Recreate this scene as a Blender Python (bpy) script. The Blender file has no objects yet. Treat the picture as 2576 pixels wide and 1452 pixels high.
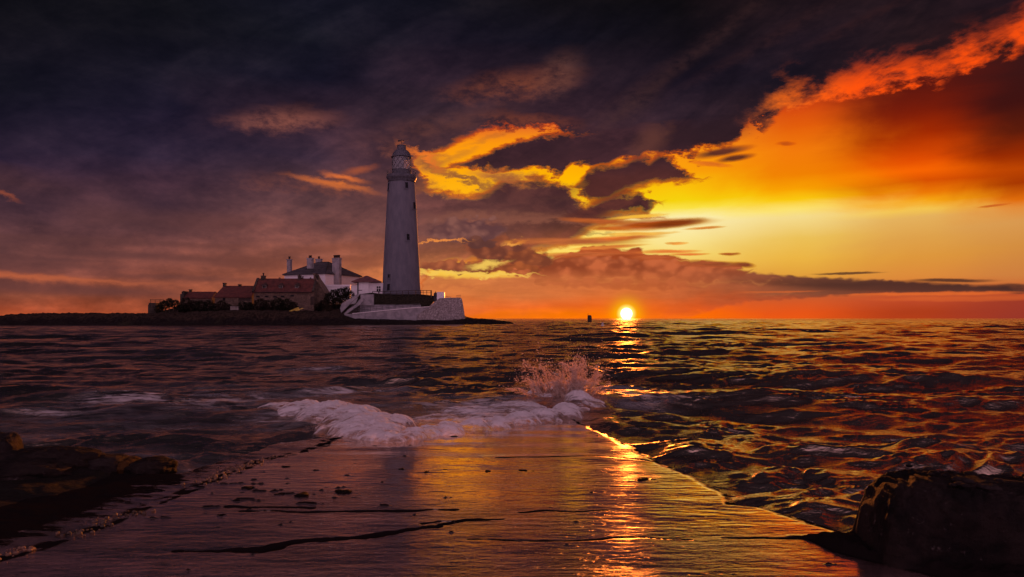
import bpy, math, random
import numpy as np
from math import pi, sin, cos, radians, atan, atan2, sqrt

random.seed(7)
rng = np.random.default_rng(11)
SC = bpy.context.scene
COL = SC.collection

# ------------------------------------------------------------------ camera
F = 1717.0            # focal length in photo pixels (frame 2576 x 1452)
HOR = 801.5           # row of the horizon
CX = 1288.0
CAMZ = 1.7
cam_d = bpy.data.cameras.new("camera")
cam_d.lens = 36.0 * F / 2576.0
cam_d.sensor_width = 36.0
cam_d.shift_y = (HOR - 726.0) / 2576.0
cam_d.clip_start = 0.05
cam_d.clip_end = 100000.0
cam = bpy.data.objects.new("camera", cam_d)
cam.location = (0, 0, CAMZ)
cam.rotation_euler = (radians(90), 0, 0)
COL.objects.link(cam)
SC.camera = cam
SC.view_settings.view_transform = 'Standard'
SC.view_settings.look = 'None'
SC.view_settings.exposure = 0.0
SC.view_settings.gamma = 1.0
SC.cycles.use_denoising = True
SC.cycles.use_adaptive_sampling = True
SC.cycles.adaptive_threshold = 0.02
SC.cycles.adaptive_min_samples = 12
SC.cycles.max_bounces = 6
SC.cycles.transparent_max_bounces = 24
SC.cycles.sample_clamp_indirect = 3.0
SC.cycles.sample_clamp_direct = 12.0

SUN_AZ = atan((1576 - CX) / F)
SUN_EL = atan((HOR - 789.3) / F * cos(SUN_AZ))


def lin(c):
    out = []
    for v in c[:3]:
        v = v / 255.0
        out.append(v / 12.92 if v <= 0.04045 else ((v + 0.055) / 1.055) ** 2.4)
    return tuple(out) + (1.0,)


# ------------------------------------------------------------------ node helper
class NT:
    def __init__(self, tree):
        self.t = tree
        self.n = tree.nodes
        self.l = tree.links

    def new(self, typ, **kw):
        nd = self.n.new(typ)
        for k, v in kw.items():
            setattr(nd, k, v)
        return nd

    def put(self, sock, v):
        if isinstance(v, bpy.types.NodeSocket):
            self.l.new(v, sock)
        elif v is not None:
            sock.default_value = v

    def m(self, op, a, b=None, c=None, clamp=False):
        nd = self.new("ShaderNodeMath", operation=op, use_clamp=clamp)
        self.put(nd.inputs[0], a)
        if b is not None:
            self.put(nd.inputs[1], b)
        if c is not None:
            self.put(nd.inputs[2], c)
        return nd.outputs[0]

    def add(self, a, b): return self.m('ADD', a, b)
    def sub(self, a, b): return self.m('SUBTRACT', a, b)
    def mul(self, a, b): return self.m('MULTIPLY', a, b)

    def vec(self, x, y, z=0.0):
        nd = self.new("ShaderNodeCombineXYZ")
        for i, v in enumerate((x, y, z)):
            self.put(nd.inputs[i], v)
        return nd.outputs[0]

    def rng(self, v, a, b, c=0.0, d=1.0, smooth=True):
        nd = self.new("ShaderNodeMapRange", interpolation_type='SMOOTHSTEP' if smooth else 'LINEAR', clamp=True)
        self.put(nd.inputs[0], v)
        for i, x in zip((1, 2, 3, 4), (a, b, c, d)):
            self.put(nd.inputs[i], x)
        return nd.outputs[0]

    def mix(self, f, a, b, mode='MIX'):
        nd = self.new("ShaderNodeMix", data_type='RGBA', blend_type=mode)
        nd.clamp_factor = True
        self.put(nd.inputs[0], f)
        self.put(nd.inputs[6], a)
        self.put(nd.inputs[7], b)
        return nd.outputs[2]

    def noise(self, vec, scale=1.0, detail=4.0, rough=0.5, dist=0.0, lac=2.0):
        nd = self.new("ShaderNodeTexNoise")
        self.put(nd.inputs["Vector"], vec)
        nd.inputs["Scale"].default_value = scale
        nd.inputs["Detail"].default_value = detail
        nd.inputs["Roughness"].default_value = rough
        nd.inputs["Lacunarity"].default_value = lac
        nd.inputs["Distortion"].default_value = dist
        return nd.outputs[0]

    def voro(self, vec, scale=1.0, feature='F1', rand=1.0):
        nd = self.new("ShaderNodeTexVoronoi", feature=feature)
        self.put(nd.inputs["Vector"], vec)
        nd.inputs["Scale"].default_value = scale
        nd.inputs["Randomness"].default_value = rand
        return nd

    def ramp(self, f, stops, interp='LINEAR'):
        nd = self.new("ShaderNodeValToRGB")
        self.put(nd.inputs[0], f)
        cr = nd.color_ramp
        cr.interpolation = interp
        stops = sorted(stops, key=lambda s: s[0])
        while len(cr.elements) < len(stops):
            cr.elements.new(1.0)
        for e, (p, c) in zip(cr.elements, stops):
            e.position = p
        for e, (p, c) in zip(cr.elements, stops):
            e.color = c
        return nd.outputs[0]

    def curve(self, f, pts):
        nd = self.new("ShaderNodeFloatCurve")
        self.put(nd.inputs["Value"], f)
        cu = nd.mapping.curves[0]
        pts = sorted(pts)
        cu.points[0].location = pts[0]
        cu.points[1].location = pts[-1]
        for p in pts[1:-1]:
            cu.points.new(*p)
        for p in cu.points:
            p.handle_type = 'AUTO_CLAMPED'
        nd.mapping.extend = 'HORIZONTAL'
        nd.mapping.update()
        return nd.outputs[0]


# ------------------------------------------------------------------ sky (world)
def conv(px, py):
    """photo pixel -> sky coordinates: azimuth and tangent of elevation, both times F"""
    az = atan((px - CX) / F)
    return F * az, (HOR - py) * cos(az)


world = bpy.data.worlds.new("World")
SC.world = world
world.use_nodes = True
W = NT(world.node_tree)
W.n.clear()
tc = W.new("ShaderNodeTexCoord")
sep = W.new("ShaderNodeSeparateXYZ")
W.l.new(tc.outputs["Generated"], sep.inputs[0])
dx, dy, dz = sep.outputs
az = W.m('ARCTAN2', dx, dy)
hyp = W.m('SQRT', W.add(W.mul(dx, dx), W.mul(dy, dy)))
A = W.mul(az, F)
T = W.mul(W.m('DIVIDE', dz, W.m('MAXIMUM', hyp, 0.02)), F)
T = W.m('MINIMUM', T, 3000.0)

# noises, stretched sideways the way layered cloud is (each about -1 .. 1)
def nz(vec, scale, detail, rough, dist, gain=4.0):
    return W.m('MULTIPLY_ADD', W.noise(vec, scale, detail, rough, dist), gain, -gain * 0.5)


nA = nz(W.vec(A, W.mul(T, 2.0), 3.0), 1 / 230.0, 5, 0.55, 0.4)
nB = nz(W.vec(A, W.mul(T, 1.8), 17.0), 1 / 70.0, 6, 0.6, 0.3)
nS = nz(W.vec(A, W.mul(T, 4.5), 41.0), 1 / 330.0, 5, 0.55, 0.5)
nL = nz(W.vec(A, W.mul(T, 7.0), 77.0), 1 / 170.0, 6, 0.6, 0.3)
# streaks that climb to the right
rA = W.add(W.mul(A, 0.87), W.mul(T, 0.5))
rT = W.sub(W.mul(T, 0.87), W.mul(A, 0.5))
nD = nz(W.vec(rA, W.mul(rT, 3.4), 5.0), 1 / 300.0, 6, 0.58, 0.6)
# puffs of heaped cloud
pw = W.vec(W.add(A, W.mul(nB, 9.0)), W.add(W.mul(T, 1.35), W.mul(nB, -7.0)), 0.0)
nP = W.m('MULTIPLY_ADD', W.voro(pw, 1 / 44.0, 'SMOOTH_F1').outputs["Distance"], -3.0, 1.2)
nQ = W.m('MULTIPLY_ADD', W.voro(pw, 1 / 17.0, 'SMOOTH_F1').outputs["Distance"], -3.0, 1.2)
# three ways of bending the sky coordinates: long slips, ragged cloud, heaped cloud
VS = W.vec(W.m('MULTIPLY_ADD', nB, 9.0, A), W.m('MULTIPLY_ADD', nL, 2.2, W.m('MULTIPLY_ADD', nB, 1.6, T)))
nF = nz(W.vec(A, W.mul(T, 1.8), 29.0), 1 / 24.0, 5, 0.62, 0.2)
VMx = W.m('MULTIPLY_ADD', nF, 8.0, W.m('MULTIPLY_ADD', nB, 18.0, W.m('MULTIPLY_ADD', nA, 16.0, A)))
VMy = W.m('MULTIPLY_ADD', nF, 7.0, W.m('MULTIPLY_ADD', nL, 7.0, W.m('MULTIPLY_ADD', nB, 13.0, W.m('MULTIPLY_ADD', nA, 9.0, T))))
VM = W.vec(VMx, VMy)
VH = W.vec(W.m('MULTIPLY_ADD', nF, 5.0, W.m('MULTIPLY_ADD', nB, 12.0, W.m('MULTIPLY_ADD', nA, 6.0, A))), W.m('MULTIPLY_ADD', nF, 3.5, W.m('MULTIPLY_ADD', nB, 5.0, W.m('MULTIPLY_ADD', nL, 2.5, T))))
VPx = W.m('MULTIPLY_ADD', nB, 8.0, A)
VPy = W.m('MULTIPLY_ADD', nP, -10.0, W.m('MULTIPLY_ADD', nQ, -6.5, W.m('MULTIPLY_ADD', nB, 4.0, T)))
VP = W.vec(VPx, VPy)

# slightly warped coordinates for the colour tables
Aw = W.add(A, W.mul(nA, 50.0))
Tw = W.add(T, W.add(W.mul(nA, 15.0), W.mul(nS, 15.0)))


def table(cols, a, t, smooth=False):
    c = None
    pa = None
    for x, rows in cols:
        ca, _ = conv(x, 0)
        st = []
        for y, col in rows:
            _, tt = conv(x, y)
            st.append((max(0.0, min(1.0, tt / 1000.0)), lin(col)))
        col = W.ramp(W.mul(t, 0.001), st)
        if c is None:
            c = col
        else:
            c = W.mix(W.rng(a, pa, ca, smooth=smooth), c, col)
        pa = ca
    return c


YR = (0, 100, 200, 300, 400, 460, 520, 580, 640, 690, 740, 780, 801)
CLOUD = {
    -500: [(14, 13, 20), (17, 15, 25), (19, 17, 30), (26, 20, 36), (46, 32, 48), (70, 44, 52), (75, 48, 56), (84, 52, 56), (100, 60, 60), (110, 62, 56), (122, 65, 50), (138, 64, 44), (160, 76, 48)],
    0: [(14, 13, 20), (16, 14, 24), (17, 16, 28), (22, 18, 34), (42, 30, 50), (74, 46, 54), (75, 48, 58), (80, 50, 55), (98, 60, 60), (110, 62, 56), (124, 66, 50), (146, 66, 42), (176, 80, 46)],
    400: [(13, 13, 20), (20, 18, 28), (22, 19, 34), (28, 22, 42), (46, 34, 54), (66, 42, 56), (70, 45, 56), (92, 57, 61), (118, 68, 62), (128, 70, 58), (142, 74, 54), (156, 72, 44), (188, 84, 46)],
    800: [(17, 17, 30), (18, 18, 30), (22, 19, 36), (50, 32, 46), (60, 42, 58), (84, 54, 60), (94, 60, 62), (114, 69, 66), (138, 79, 66), (165, 90, 66), (185, 100, 68), (208, 100, 58), (222, 98, 46)],
    1100: [(17, 16, 27), (22, 17, 31), (42, 28, 42), (56, 38, 48), (84, 50, 54), (95, 56, 56), (100, 60, 60), (112, 70, 66), (150, 86, 60), (205, 120, 66), (210, 118, 62), (228, 108, 45), (244, 112, 26)],
    1400: [(18, 14, 20), (16, 14, 27), (44, 29, 40), (52, 31, 42), (58, 32, 40), (78, 42, 42), (92, 54, 50), (118, 66, 50), (165, 86, 54), (196, 106, 62), (208, 112, 60), (228, 100, 38), (255, 120, 8)],
    1700: [(9, 7, 11), (15, 11, 19), (24, 17, 31), (42, 28, 40), (58, 31, 38), (62, 31, 38), (70, 35, 40), (140, 66, 26), (176, 92, 48), (176, 92, 58), (190, 96, 56), (226, 88, 34), (255, 112, 4)],
    2000: [(32, 19, 25), (30, 19, 29), (26, 19, 31), (50, 29, 34), (58, 30, 34), (60, 30, 34), (70, 35, 36), (120, 60, 30), (150, 80, 42), (116, 68, 50), (136, 74, 50), (192, 72, 38), (232, 88, 22)],
    2300: [(28, 17, 24), (34, 20, 26), (44, 22, 26), (60, 28, 28), (60, 30, 30), (60, 30, 30), (70, 35, 36), (110, 60, 32), (120, 70, 42), (84, 50, 42), (112, 60, 46), (160, 62, 40), (184, 66, 36)],
    2576: [(28, 16, 24), (58, 24, 22), (60, 22, 22), (60, 24, 24), (60, 26, 26), (60, 28, 28), (70, 35, 36), (100, 56, 36), (100, 60, 42), (78, 48, 42), (92, 50, 40), (134, 55, 40), (150, 56, 40)],
    3300: [(22, 15, 22), (36, 20, 24), (44, 20, 22), (50, 22, 24), (56, 26, 26), (56, 28, 28), (66, 36, 36), (84, 50, 40), (84, 52, 42), (72, 46, 42), (84, 48, 40), (110, 50, 40), (124, 52, 42)],
}
CLEAR = {
    1000: [(0, (60, 24, 24)), (250, (120, 60, 50)), (330, (205, 95, 45)), (380, (245, 135, 30)), (430, (252, 150, 20)), (490, (245, 150, 30)), (560, (215, 120, 60)), (640, (235, 150, 70)), (685, (245, 180, 60)), (720, (225, 135, 55)), (760, (226, 112, 46)), (785, (238, 108, 30)), (801, (240, 110, 24))],
    1150: [(0, (60, 24, 24)), (250, (150, 60, 40)), (320, (225, 100, 35)), (360, (252, 150, 12)), (430, (255, 168, 5)), (480, (255, 178, 15)), (560, (250, 165, 40)), (640, (246, 185, 70)), (685, (250, 205, 75)), (720, (225, 135, 60)), (760, (220, 110, 50)), (785, (240, 110, 26)), (801, (246, 114, 18))],
    1400: [(0, (60, 24, 24)), (250, (160, 60, 35)), (315, (228, 104, 36)), (350, (250, 148, 12)), (400, (255, 166, 3)), (460, (255, 186, 0)), (510, (252, 190, 20)), (560, (255, 208, 70)), (610, (255, 222, 105)), (660, (250, 215, 100)), (690, (238, 170, 70)), (720, (215, 118, 60)), (760, (222, 104, 44)), (785, (250, 112, 12)), (801, (255, 122, 4))],
    1700: [(0, (50, 20, 22)), (250, (130, 50, 30)), (330, (228, 116, 34)), (390, (250, 148, 14)), (430, (250, 160, 6)), (470, (250, 194, 8)), (505, (245, 210, 12)), (524, (250, 226, 70)), (548, (252, 240, 184)), (600, (250, 230, 150)), (640, (246, 216, 112)), (680, (236, 182, 80)), (710, (205, 112, 58)), (760, (226, 92, 36)), (785, (252, 104, 8)), (801, (255, 114, 0))],
    2000: [(0, (50, 20, 22)), (200, (160, 50, 20)), (270, (212, 72, 14)), (320, (226, 92, 8)), (380, (242, 122, 8)), (440, (240, 128, 0)), (475, (248, 160, 0)), (503, (250, 202, 16)), (526, (252, 226, 110)), (545, (244, 218, 140)), (600, (235, 192, 88)), (650, (235, 180, 68)), (690, (226, 160, 60)), (740, (190, 92, 50)), (785, (230, 84, 24)), (801, (236, 88, 20))],
    2300: [(0, (50, 18, 20)), (150, (80, 22, 18)), (220, (92, 20, 12)), (280, (122, 26, 6)), (340, (160, 40, 0)), (400, (224, 76, 0)), (432, (248, 100, 0)), (462, (214, 78, 0)), (490, (236, 120, 4)), (512, (246, 164, 18)), (530, (244, 196, 80)), (548, (228, 176, 92)), (600, (222, 160, 74)), (650, (221, 150, 60)), (700, (220, 136, 58)), (735, (206, 96, 48)), (755, (190, 74, 42)), (785, (174, 60, 26)), (801, (180, 62, 26))],
    2576: [(0, (44, 17, 20)), (150, (56, 19, 20)), (250, (62, 15, 14)), (330, (92, 25, 8)), (380, (152, 42, 0)), (420, (190, 68, 0)), (460, (166, 54, 0)), (500, (224, 108, 10)), (522, (226, 140, 58)), (560, (216, 152, 80)), (620, (210, 140, 64)), (690, (206, 126, 62)), (733, (200, 88, 44)), (755, (158, 58, 40)), (801, (152, 54, 40))],
    3300: [(0, (40, 16, 18)), (250, (44, 15, 14)), (400, (90, 30, 12)), (500, (150, 70, 24)), (560, (165, 105, 60)), (690, (150, 86, 48)), (801, (118, 48, 38))],
}
clear = table([(x, r) for x, r in CLEAR.items()], W.m('MULTIPLY_ADD', nA, 45.0, W.add(A, W.mul(nS, 20.0))), W.add(T, W.m('MULTIPLY_ADD', nA, 5.0, W.mul(nS, 5.0))), True)
cloud = table([(x, list(zip(YR, r))) for x, r in CLOUD.items()], Aw, Tw)
# light and dark streaks inside the cloud
tex = W.m('MULTIPLY_ADD', nF, 0.10, W.m('MULTIPLY_ADD', nA, 0.30, W.m('MULTIPLY_ADD', nS, 0.22, W.m('MULTIPLY_ADD', nB, 0.17, W.mul(W.mul(nD, W.rng(T, 180.0, 520.0, 0.35, 1.0)), 0.36)))))
texf = W.m('POWER', 4.6, tex)
texc = W.vec(texf, W.m('POWER', texf, 0.85), W.m('POWER', texf, 0.6))
cloud_t = W.mix(1.0, cloud, texc, 'MULTIPLY')
texl = W.m('POWER', 1.5, W.m('MULTIPLY_ADD', nL, 0.35, W.m('MULTIPLY_ADD', nB, 0.3, W.mul(nS, 0.4))))
cloud_l = W.mix(1.0, cloud, W.vec(texl, texl, W.m('POWER', texl, 0.8)), 'MULTIPLY')

DOM = 2600.0


CH = [clear]


def chain(v):
    """tie a coordinate to the sky made so far, so that the layers are worked out one after another"""
    if v.type == 'VECTOR':
        nd = W.new("ShaderNodeVectorMath", operation='MULTIPLY_ADD')
        W.l.new(CH[0], nd.inputs[0])
        nd.inputs[1].default_value = (1e-9, 1e-9, 1e-9)
        W.l.new(v, nd.inputs[2])
        return nd.outputs[0]
    return W.m('MULTIPLY_ADD', CH[0], 1e-9, v)


def curve_px(pts, xs):
    q = []
    for x, y in pts:
        a, t = conv(x, y)
        q.append((a / DOM + 0.5, 0.5 + t / 2400.0))
    return W.m('MULTIPLY_ADD', W.curve(W.m('MULTIPLY_ADD', xs, 1 / DOM, 0.5), q), 2400.0, -1200.0)


def band(tops, bots, soft=8.0, xs=None, ys=None):
    """1 between a lower and an upper outline, falling off over soft"""
    xs = chain(VMx if xs is None else xs)
    ys = chain(VMy if ys is None else ys)
    parts = []
    if tops:
        parts.append(W.sub(curve_px(tops, xs), ys))
    if bots:
        parts.append(W.sub(ys, curve_px(bots, xs)))
    d = parts[0] if len(parts) == 1 else W.m('MINIMUM', parts[0], parts[1])
    if tops and bots:
        e0, e1 = conv(min(p[0] for p in tops), 0)[0], conv(max(p[0] for p in tops), 0)[0]
        d = W.m('MINIMUM', d, W.m('MINIMUM', W.mul(W.sub(xs, e0), 0.4), W.mul(W.sub(e1, xs), 0.4)))
    return W.rng(d, -soft, soft), d


def ell(cx, cy, rx, ry, rot=0.0, soft=0.5, v=None, amt=1.0):
    """soft rotated ellipse; amt inside, 0 outside"""
    a0, t0 = conv(cx, cy)
    k = cos(atan((cx - CX) / F))
    mp = W.new("ShaderNodeMapping", vector_type='TEXTURE')
    W.l.new(chain(VS if v is None else v), mp.inputs[0])
    mp.inputs[1].default_value = (a0, t0, 0)
    mp.inputs[2].default_value = (0, 0, radians(rot))
    mp.inputs[3].default_value = (rx * k * k, ry * k, 1)
    ln = W.new("ShaderNodeVectorMath", operation='LENGTH')
    W.l.new(mp.outputs[0], ln.inputs[0])
    return W.rng(ln.outputs["Value"], 1.0 + soft, max(0.0, 1.0 - soft), 0.0, amt)


def over(c, mask, col, tint=None):
    if tint is not None:
        # thin cloud edges redden the light that comes through them
        e = W.m('MULTIPLY', W.mul(mask, W.sub(1.0, mask)), 4.0, clamp=True)
        e = W.mul(e, W.m('MULTIPLY', c, 3.0, clamp=True))
        c = W.mix(e, c, tint, 'MULTIPLY')
    CH[0] = W.mix(mask, c, col)
    return CH[0]


TINT = (0.82, 0.42, 0.22, 1)
sky = clear
# lower bank along the horizon
mk, _ = band([(950, 660), (1050, 690), (1200, 700), (1400, 694), (1600, 690), (1700, 694), (1790, 684), (1880, 686), (1940, 690), (2040, 698), (2200, 706), (2350, 713), (2470, 719), (2576, 724), (2900, 732)],
             [(950, 900), (1500, 880), (1650, 830), (1750, 790), (1850, 765), (2000, 752), (2150, 742), (2400, 735), (2576, 737), (2900, 742)], 4, VPx, W.m('MULTIPLY_ADD', nL, 3.0, W.m('MULTIPLY_ADD', nQ, -3.0, T)))
sky = over(sky, mk, cloud_l)
for e, f_ in (((2130, 689, 75, 3, 0), 0.85), ((2390, 706, 95, 4.5, -1), 0.9), ((2540, 722, 80, 8, -2), 0.8), ((2250, 722, 270, 11, -2), 0.6), ((2040, 712, 200, 9, -2), 0.4)):
    sky = over(sky, ell(*e, amt=f_), lin((70, 42, 37)))
for e, f_ in (((2330, 739, 200, 4, 0), 0.8), ((2420, 752, 220, 6, 0), 0.4), ((1960, 734, 90, 2, 0), 0.5)):
    sky = over(sky, ell(*e, amt=f_), lin((226, 104, 44)))
# heaped bank left of the sun
bank = W.mix(W.rng(W.m('MULTIPLY_ADD', nQ, 0.5, nP), -0.9, 0.8), lin((138, 64, 40)), lin((196, 100, 60)))
bank = W.mix(W.rng(T, conv(1500, 672)[1], conv(1500, 705)[1], 0.0, 0.65), bank, cloud_l)
mk, _ = band([(1140, 672), (1190, 655), (1250, 642), (1290, 636), (1340, 648), (1400, 645), (1440, 636), (1560, 634), (1640, 646), (1700, 656), (1780, 662), (1850, 672), (1900, 676)],
             [(1140, 668), (1190, 674), (1300, 692), (1400, 720), (1600, 725), (1780, 712), (1840, 694), (1900, 672)], 4, VPx, VPy)
sky = over(sky, mk, bank)
mk, _ = band([(1370, 655), (1430, 630), (1500, 624), (1600, 628), (1680, 645), (1740, 658)], [(1370, 652), (1430, 644), (1600, 652), (1680, 658), (1740, 654)], 4, VMx, VPy)
sky = over(sky, mk, W.mix(W.rng(nL, -0.7, 0.7), lin((150, 64, 34)), lin((188, 90, 46))))
# rows of small heaps above the bank
for y0, c_, f_ in ((699, (226, 138, 74), 0.35), (713, (170, 88, 56), 0.4), (726, (214, 122, 66), 0.25)):
    mk, _ = band([(1050, y0), (1400, y0 - 3), (1900, y0 + 6), (2000, y0 + 8)], [(1050, y0 + 9), (1400, y0 + 7), (1900, y0 + 12), (2000, y0 + 12)], 7, VPx, VPy)
    sky = over(sky, W.mul(W.mul(mk, f_), W.rng(nL, -0.5, 0.6)), lin(c_))
# rose cloud in the middle
mk, _ = band([(-600, 250), (880, 250), (980, 370), (1040, 432), (1080, 474), (1150, 492), (1225, 487), (1258, 464), (1300, 458), (1370, 456), (1415, 472), (1440, 498), (1475, 520), (1540, 533), (1660, 545)],
             [(-600, 900), (1000, 900), (1060, 720), (1100, 668), (1200, 650), (1330, 634), (1400, 618), (1450, 598), (1490, 572), (1560, 550), (1660, 536)], 15)
sky = over(sky, mk, cloud_t, TINT)
for e, f_ in (((1340, 486, 105, 20, 2), 0.8), ((1410, 524, 120, 14, -3), 0.75), ((1200, 520, 120, 12, 4), 0.35), ((1300, 575, 140, 16, 0), 0.3), ((1480, 590, 60, 6, -4), 0.4)):
    sky = over(sky, ell(*e, soft=0.65, v=VM, amt=f_), W.mix(W.rng(nB, -0.8, 0.8), lin((64, 36, 42)), lin((96, 54, 52))))
for e, f_ in (((1280, 545, 150, 9, -2), 0.4), ((1150, 545, 100, 10, 6), 0.3), ((1400, 560, 90, 7, -6), 0.4)):
    sky = over(sky, ell(*e, soft=0.8, v=VM, amt=f_), lin((146, 88, 70)))
# heaped heads in front of it
for (e, c1, c2) in (((1250, 624, 84, 30, 0), (150, 80, 54), (104, 55, 44)), ((1330, 646, 64, 20, 0), (160, 84, 50), (118, 60, 42)), ((1140, 668, 84, 13, 0), (176, 96, 60), (132, 68, 48)), ((1290, 672, 80, 9, 0), (170, 88, 48), (128, 64, 40)), ((1000, 668, 60, 9, 0), (150, 84, 60), (120, 64, 48)),
                    ((1172, 577, 100, 30, 3), (132, 84, 76), (94, 58, 60)), ((1204, 608, 46, 12, 0), (116, 68, 58), (92, 54, 50))):
    mk = ell(*e, soft=0.13, v=VP)
    sky = over(sky, mk, W.mix(W.rng(W.m('MULTIPLY_ADD', nQ, 0.8, nP), -1.1, 0.9), lin(c2), lin(c1)))
for e, c in (((1120, 690, 120, 6, 0), (244, 196, 86)), ((1230, 664, 44, 8, 10), (244, 200, 90)), ((1105, 609, 60, 3, 0), (236, 140, 64)), ((1300, 606, 26, 5, 10), (240, 160, 70)), ((905, 684, 60, 7, 3), (240, 156, 56)), ((935, 700, 50, 5, 0), (236, 150, 60)), ((1250, 690, 90, 4, 0), (244, 196, 86))):
    sky = over(sky, ell(*e, soft=0.7, v=VM, amt=0.9), lin(c))
# dark tongue of cloud
tongue, _ = band([(1110, 424), (1140, 416), (1200, 395), (1275, 366), (1372, 344), (1486, 336), (1580, 322), (1640, 312), (1740, 300)],
             [(1110, 420), (1193, 418), (1250, 426), (1307, 420), (1370, 424), (1400, 442), (1414, 440), (1426, 414), (1518, 414), (1577, 388), (1640, 376), (1740, 380)], 8)
# upper deck
deckm, _ = band(None, [(-600, 1000), (900, 900), (985, 800), (1005, 640), (1020, 480), (1040, 400), (1106, 380), (1161, 350), (1210, 328), (1275, 318), (1340, 322), (1453, 340), (1500, 350), (1577, 385), (1640, 388), (1676, 380), (1754, 386), (1842, 362), (1905, 335), (1890, 300), (1981, 265), (2064, 255), (2175, 236), (2240, 222), (2375, 205), (2410, 172), (2535, 145), (2600, 100), (2900, 20)], 13, W.m('MULTIPLY_ADD', nF, 12.0, VMx), W.m('MULTIPLY_ADD', nF, 8.0, W.m('MULTIPLY_ADD', nB, 9.0, VMy)))
# fire-lit underside at upper right: thin ragged cloud
FE = [(1700, 420), (1842, 362), (1905, 325), (1981, 265), (2064, 255), (2175, 236), (2240, 222), (2375, 205), (2410, 172), (2535, 145), (2600, 100), (2900, 20)]
_, fd = band(None, FE, 8)
firef = W.mul(W.rng(fd, 118.0, 20.0), W.rng(A, conv(1830, 0)[0], conv(2010, 0)[0]))
firen = W.m('MULTIPLY_ADD', nD, 0.7, W.m('MULTIPLY_ADD', nA, 0.35, W.mul(nB, 0.75)))
firef = W.mul(firef, W.rng(W.m('MULTIPLY_ADD', firef, 0.75, W.m('MULTIPLY_ADD', nF, 0.3, firen)), 0.0, 1.35))
fire_col = W.mix(W.rng(A, conv(1880, 0)[0], conv(2200, 0)[0]), lin((246, 112, 24)), lin((255, 80, 10)))
deck_col = W.mix(firef, cloud_t, fire_col)
sky = over(sky, deckm, deck_col, W.mix(W.rng(A, conv(1700, 0)[0], conv(2000, 0)[0]), TINT, (1.0, 0.8, 0.7, 1)))
dark_cl = W.mix(1.0, lin((60, 34, 42)), texc, 'MULTIPLY')
sky = over(sky, tongue, W.mix(0.65, cloud_t, dark_cl), TINT)
sky = over(sky, ell(1262, 446, 62, 18, -6, 0.7, VM, 0.85), W.mix(W.rng(nB, -0.8, 0.8), lin((128, 70, 50)), lin((176, 98, 56))))
sky = over(sky, ell(1470, 372, 90, 22, -2, 0.9, VM, 0.5), lin((44, 26, 36)))
# wisps inside the bright window
for e, f_ in (((1120, 432, 44, 9, -20), 0.75), ((1170, 455, 60, 7, -16), 0.8), ((1075, 412, 36, 18, 0), 0.8), ((1210, 472, 40, 5, -14), 0.6), ((1070, 470, 30, 10, 0), 0.7), ((1150, 395, 50, 6, 24), 0.35), ((1240, 345, 60, 5, 18), 0.3)):
    sky = over(sky, ell(*e, soft=0.85, v=VM, amt=f_), lin((132, 74, 50)))
# hammer-shaped dark cloud and the one below it
mk, _ = band([(1446, 474), (1470, 444), (1486, 424), (1530, 420), (1583, 406), (1608, 396), (1626, 404), (1640, 406), (1656, 391), (1682, 397), (1702, 412), (1723, 432), (1756, 456)],
             [(1446, 462), (1473, 488), (1518, 500), (1567, 484), (1616, 466), (1660, 456), (1713, 455), (1756, 446)], 12, W.m('MULTIPLY_ADD', nF, 8.0, W.m('MULTIPLY_ADD', nB, 20.0, A)), W.m('MULTIPLY_ADD', nF, 6.0, W.m('MULTIPLY_ADD', nB, 14.0, W.m('MULTIPLY_ADD', nL, 4.0, T))))
hcol = W.mix(W.rng(W.m('MULTIPLY_ADD', nB, 12.0, T), conv(1600, 468)[1], conv(1600, 400)[1]), lin((84, 42, 40)), lin((56, 31, 38)))
sky = over(sky, mk, W.mix(0.6, hcol, W.mix(1.0, hcol, texc, 'MULTIPLY')), TINT)
mk, _ = band([(1436, 540), (1473, 519), (1530, 497), (1567, 487), (1605, 486), (1630, 498), (1652, 514)], [(1436, 538), (1453, 546), (1500, 542), (1551, 532), (1600, 536), (1622, 538), (1652, 506)], 11, W.m('MULTIPLY_ADD', nF, 8.0, W.m('MULTIPLY_ADD', nB, 20.0, A)), W.m('MULTIPLY_ADD', nF, 6.0, W.m('MULTIPLY_ADD', nB, 13.0, W.m('MULTIPLY_ADD', nL, 5.0, T))))
sky = over(sky, mk, W.mix(W.rng(nB, -0.9, 0.9), lin((60, 32, 38)), lin((98, 50, 44))), TINT)
sky = over(sky, ell(1740, 340, 120, 26, 4, 0.7, VM, 0.65), lin((42, 25, 33)))
sky = over(sky, ell(1640, 352, 40, 30, 40, 0.9, VM, 0.55), lin((108, 62, 52)))
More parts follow.
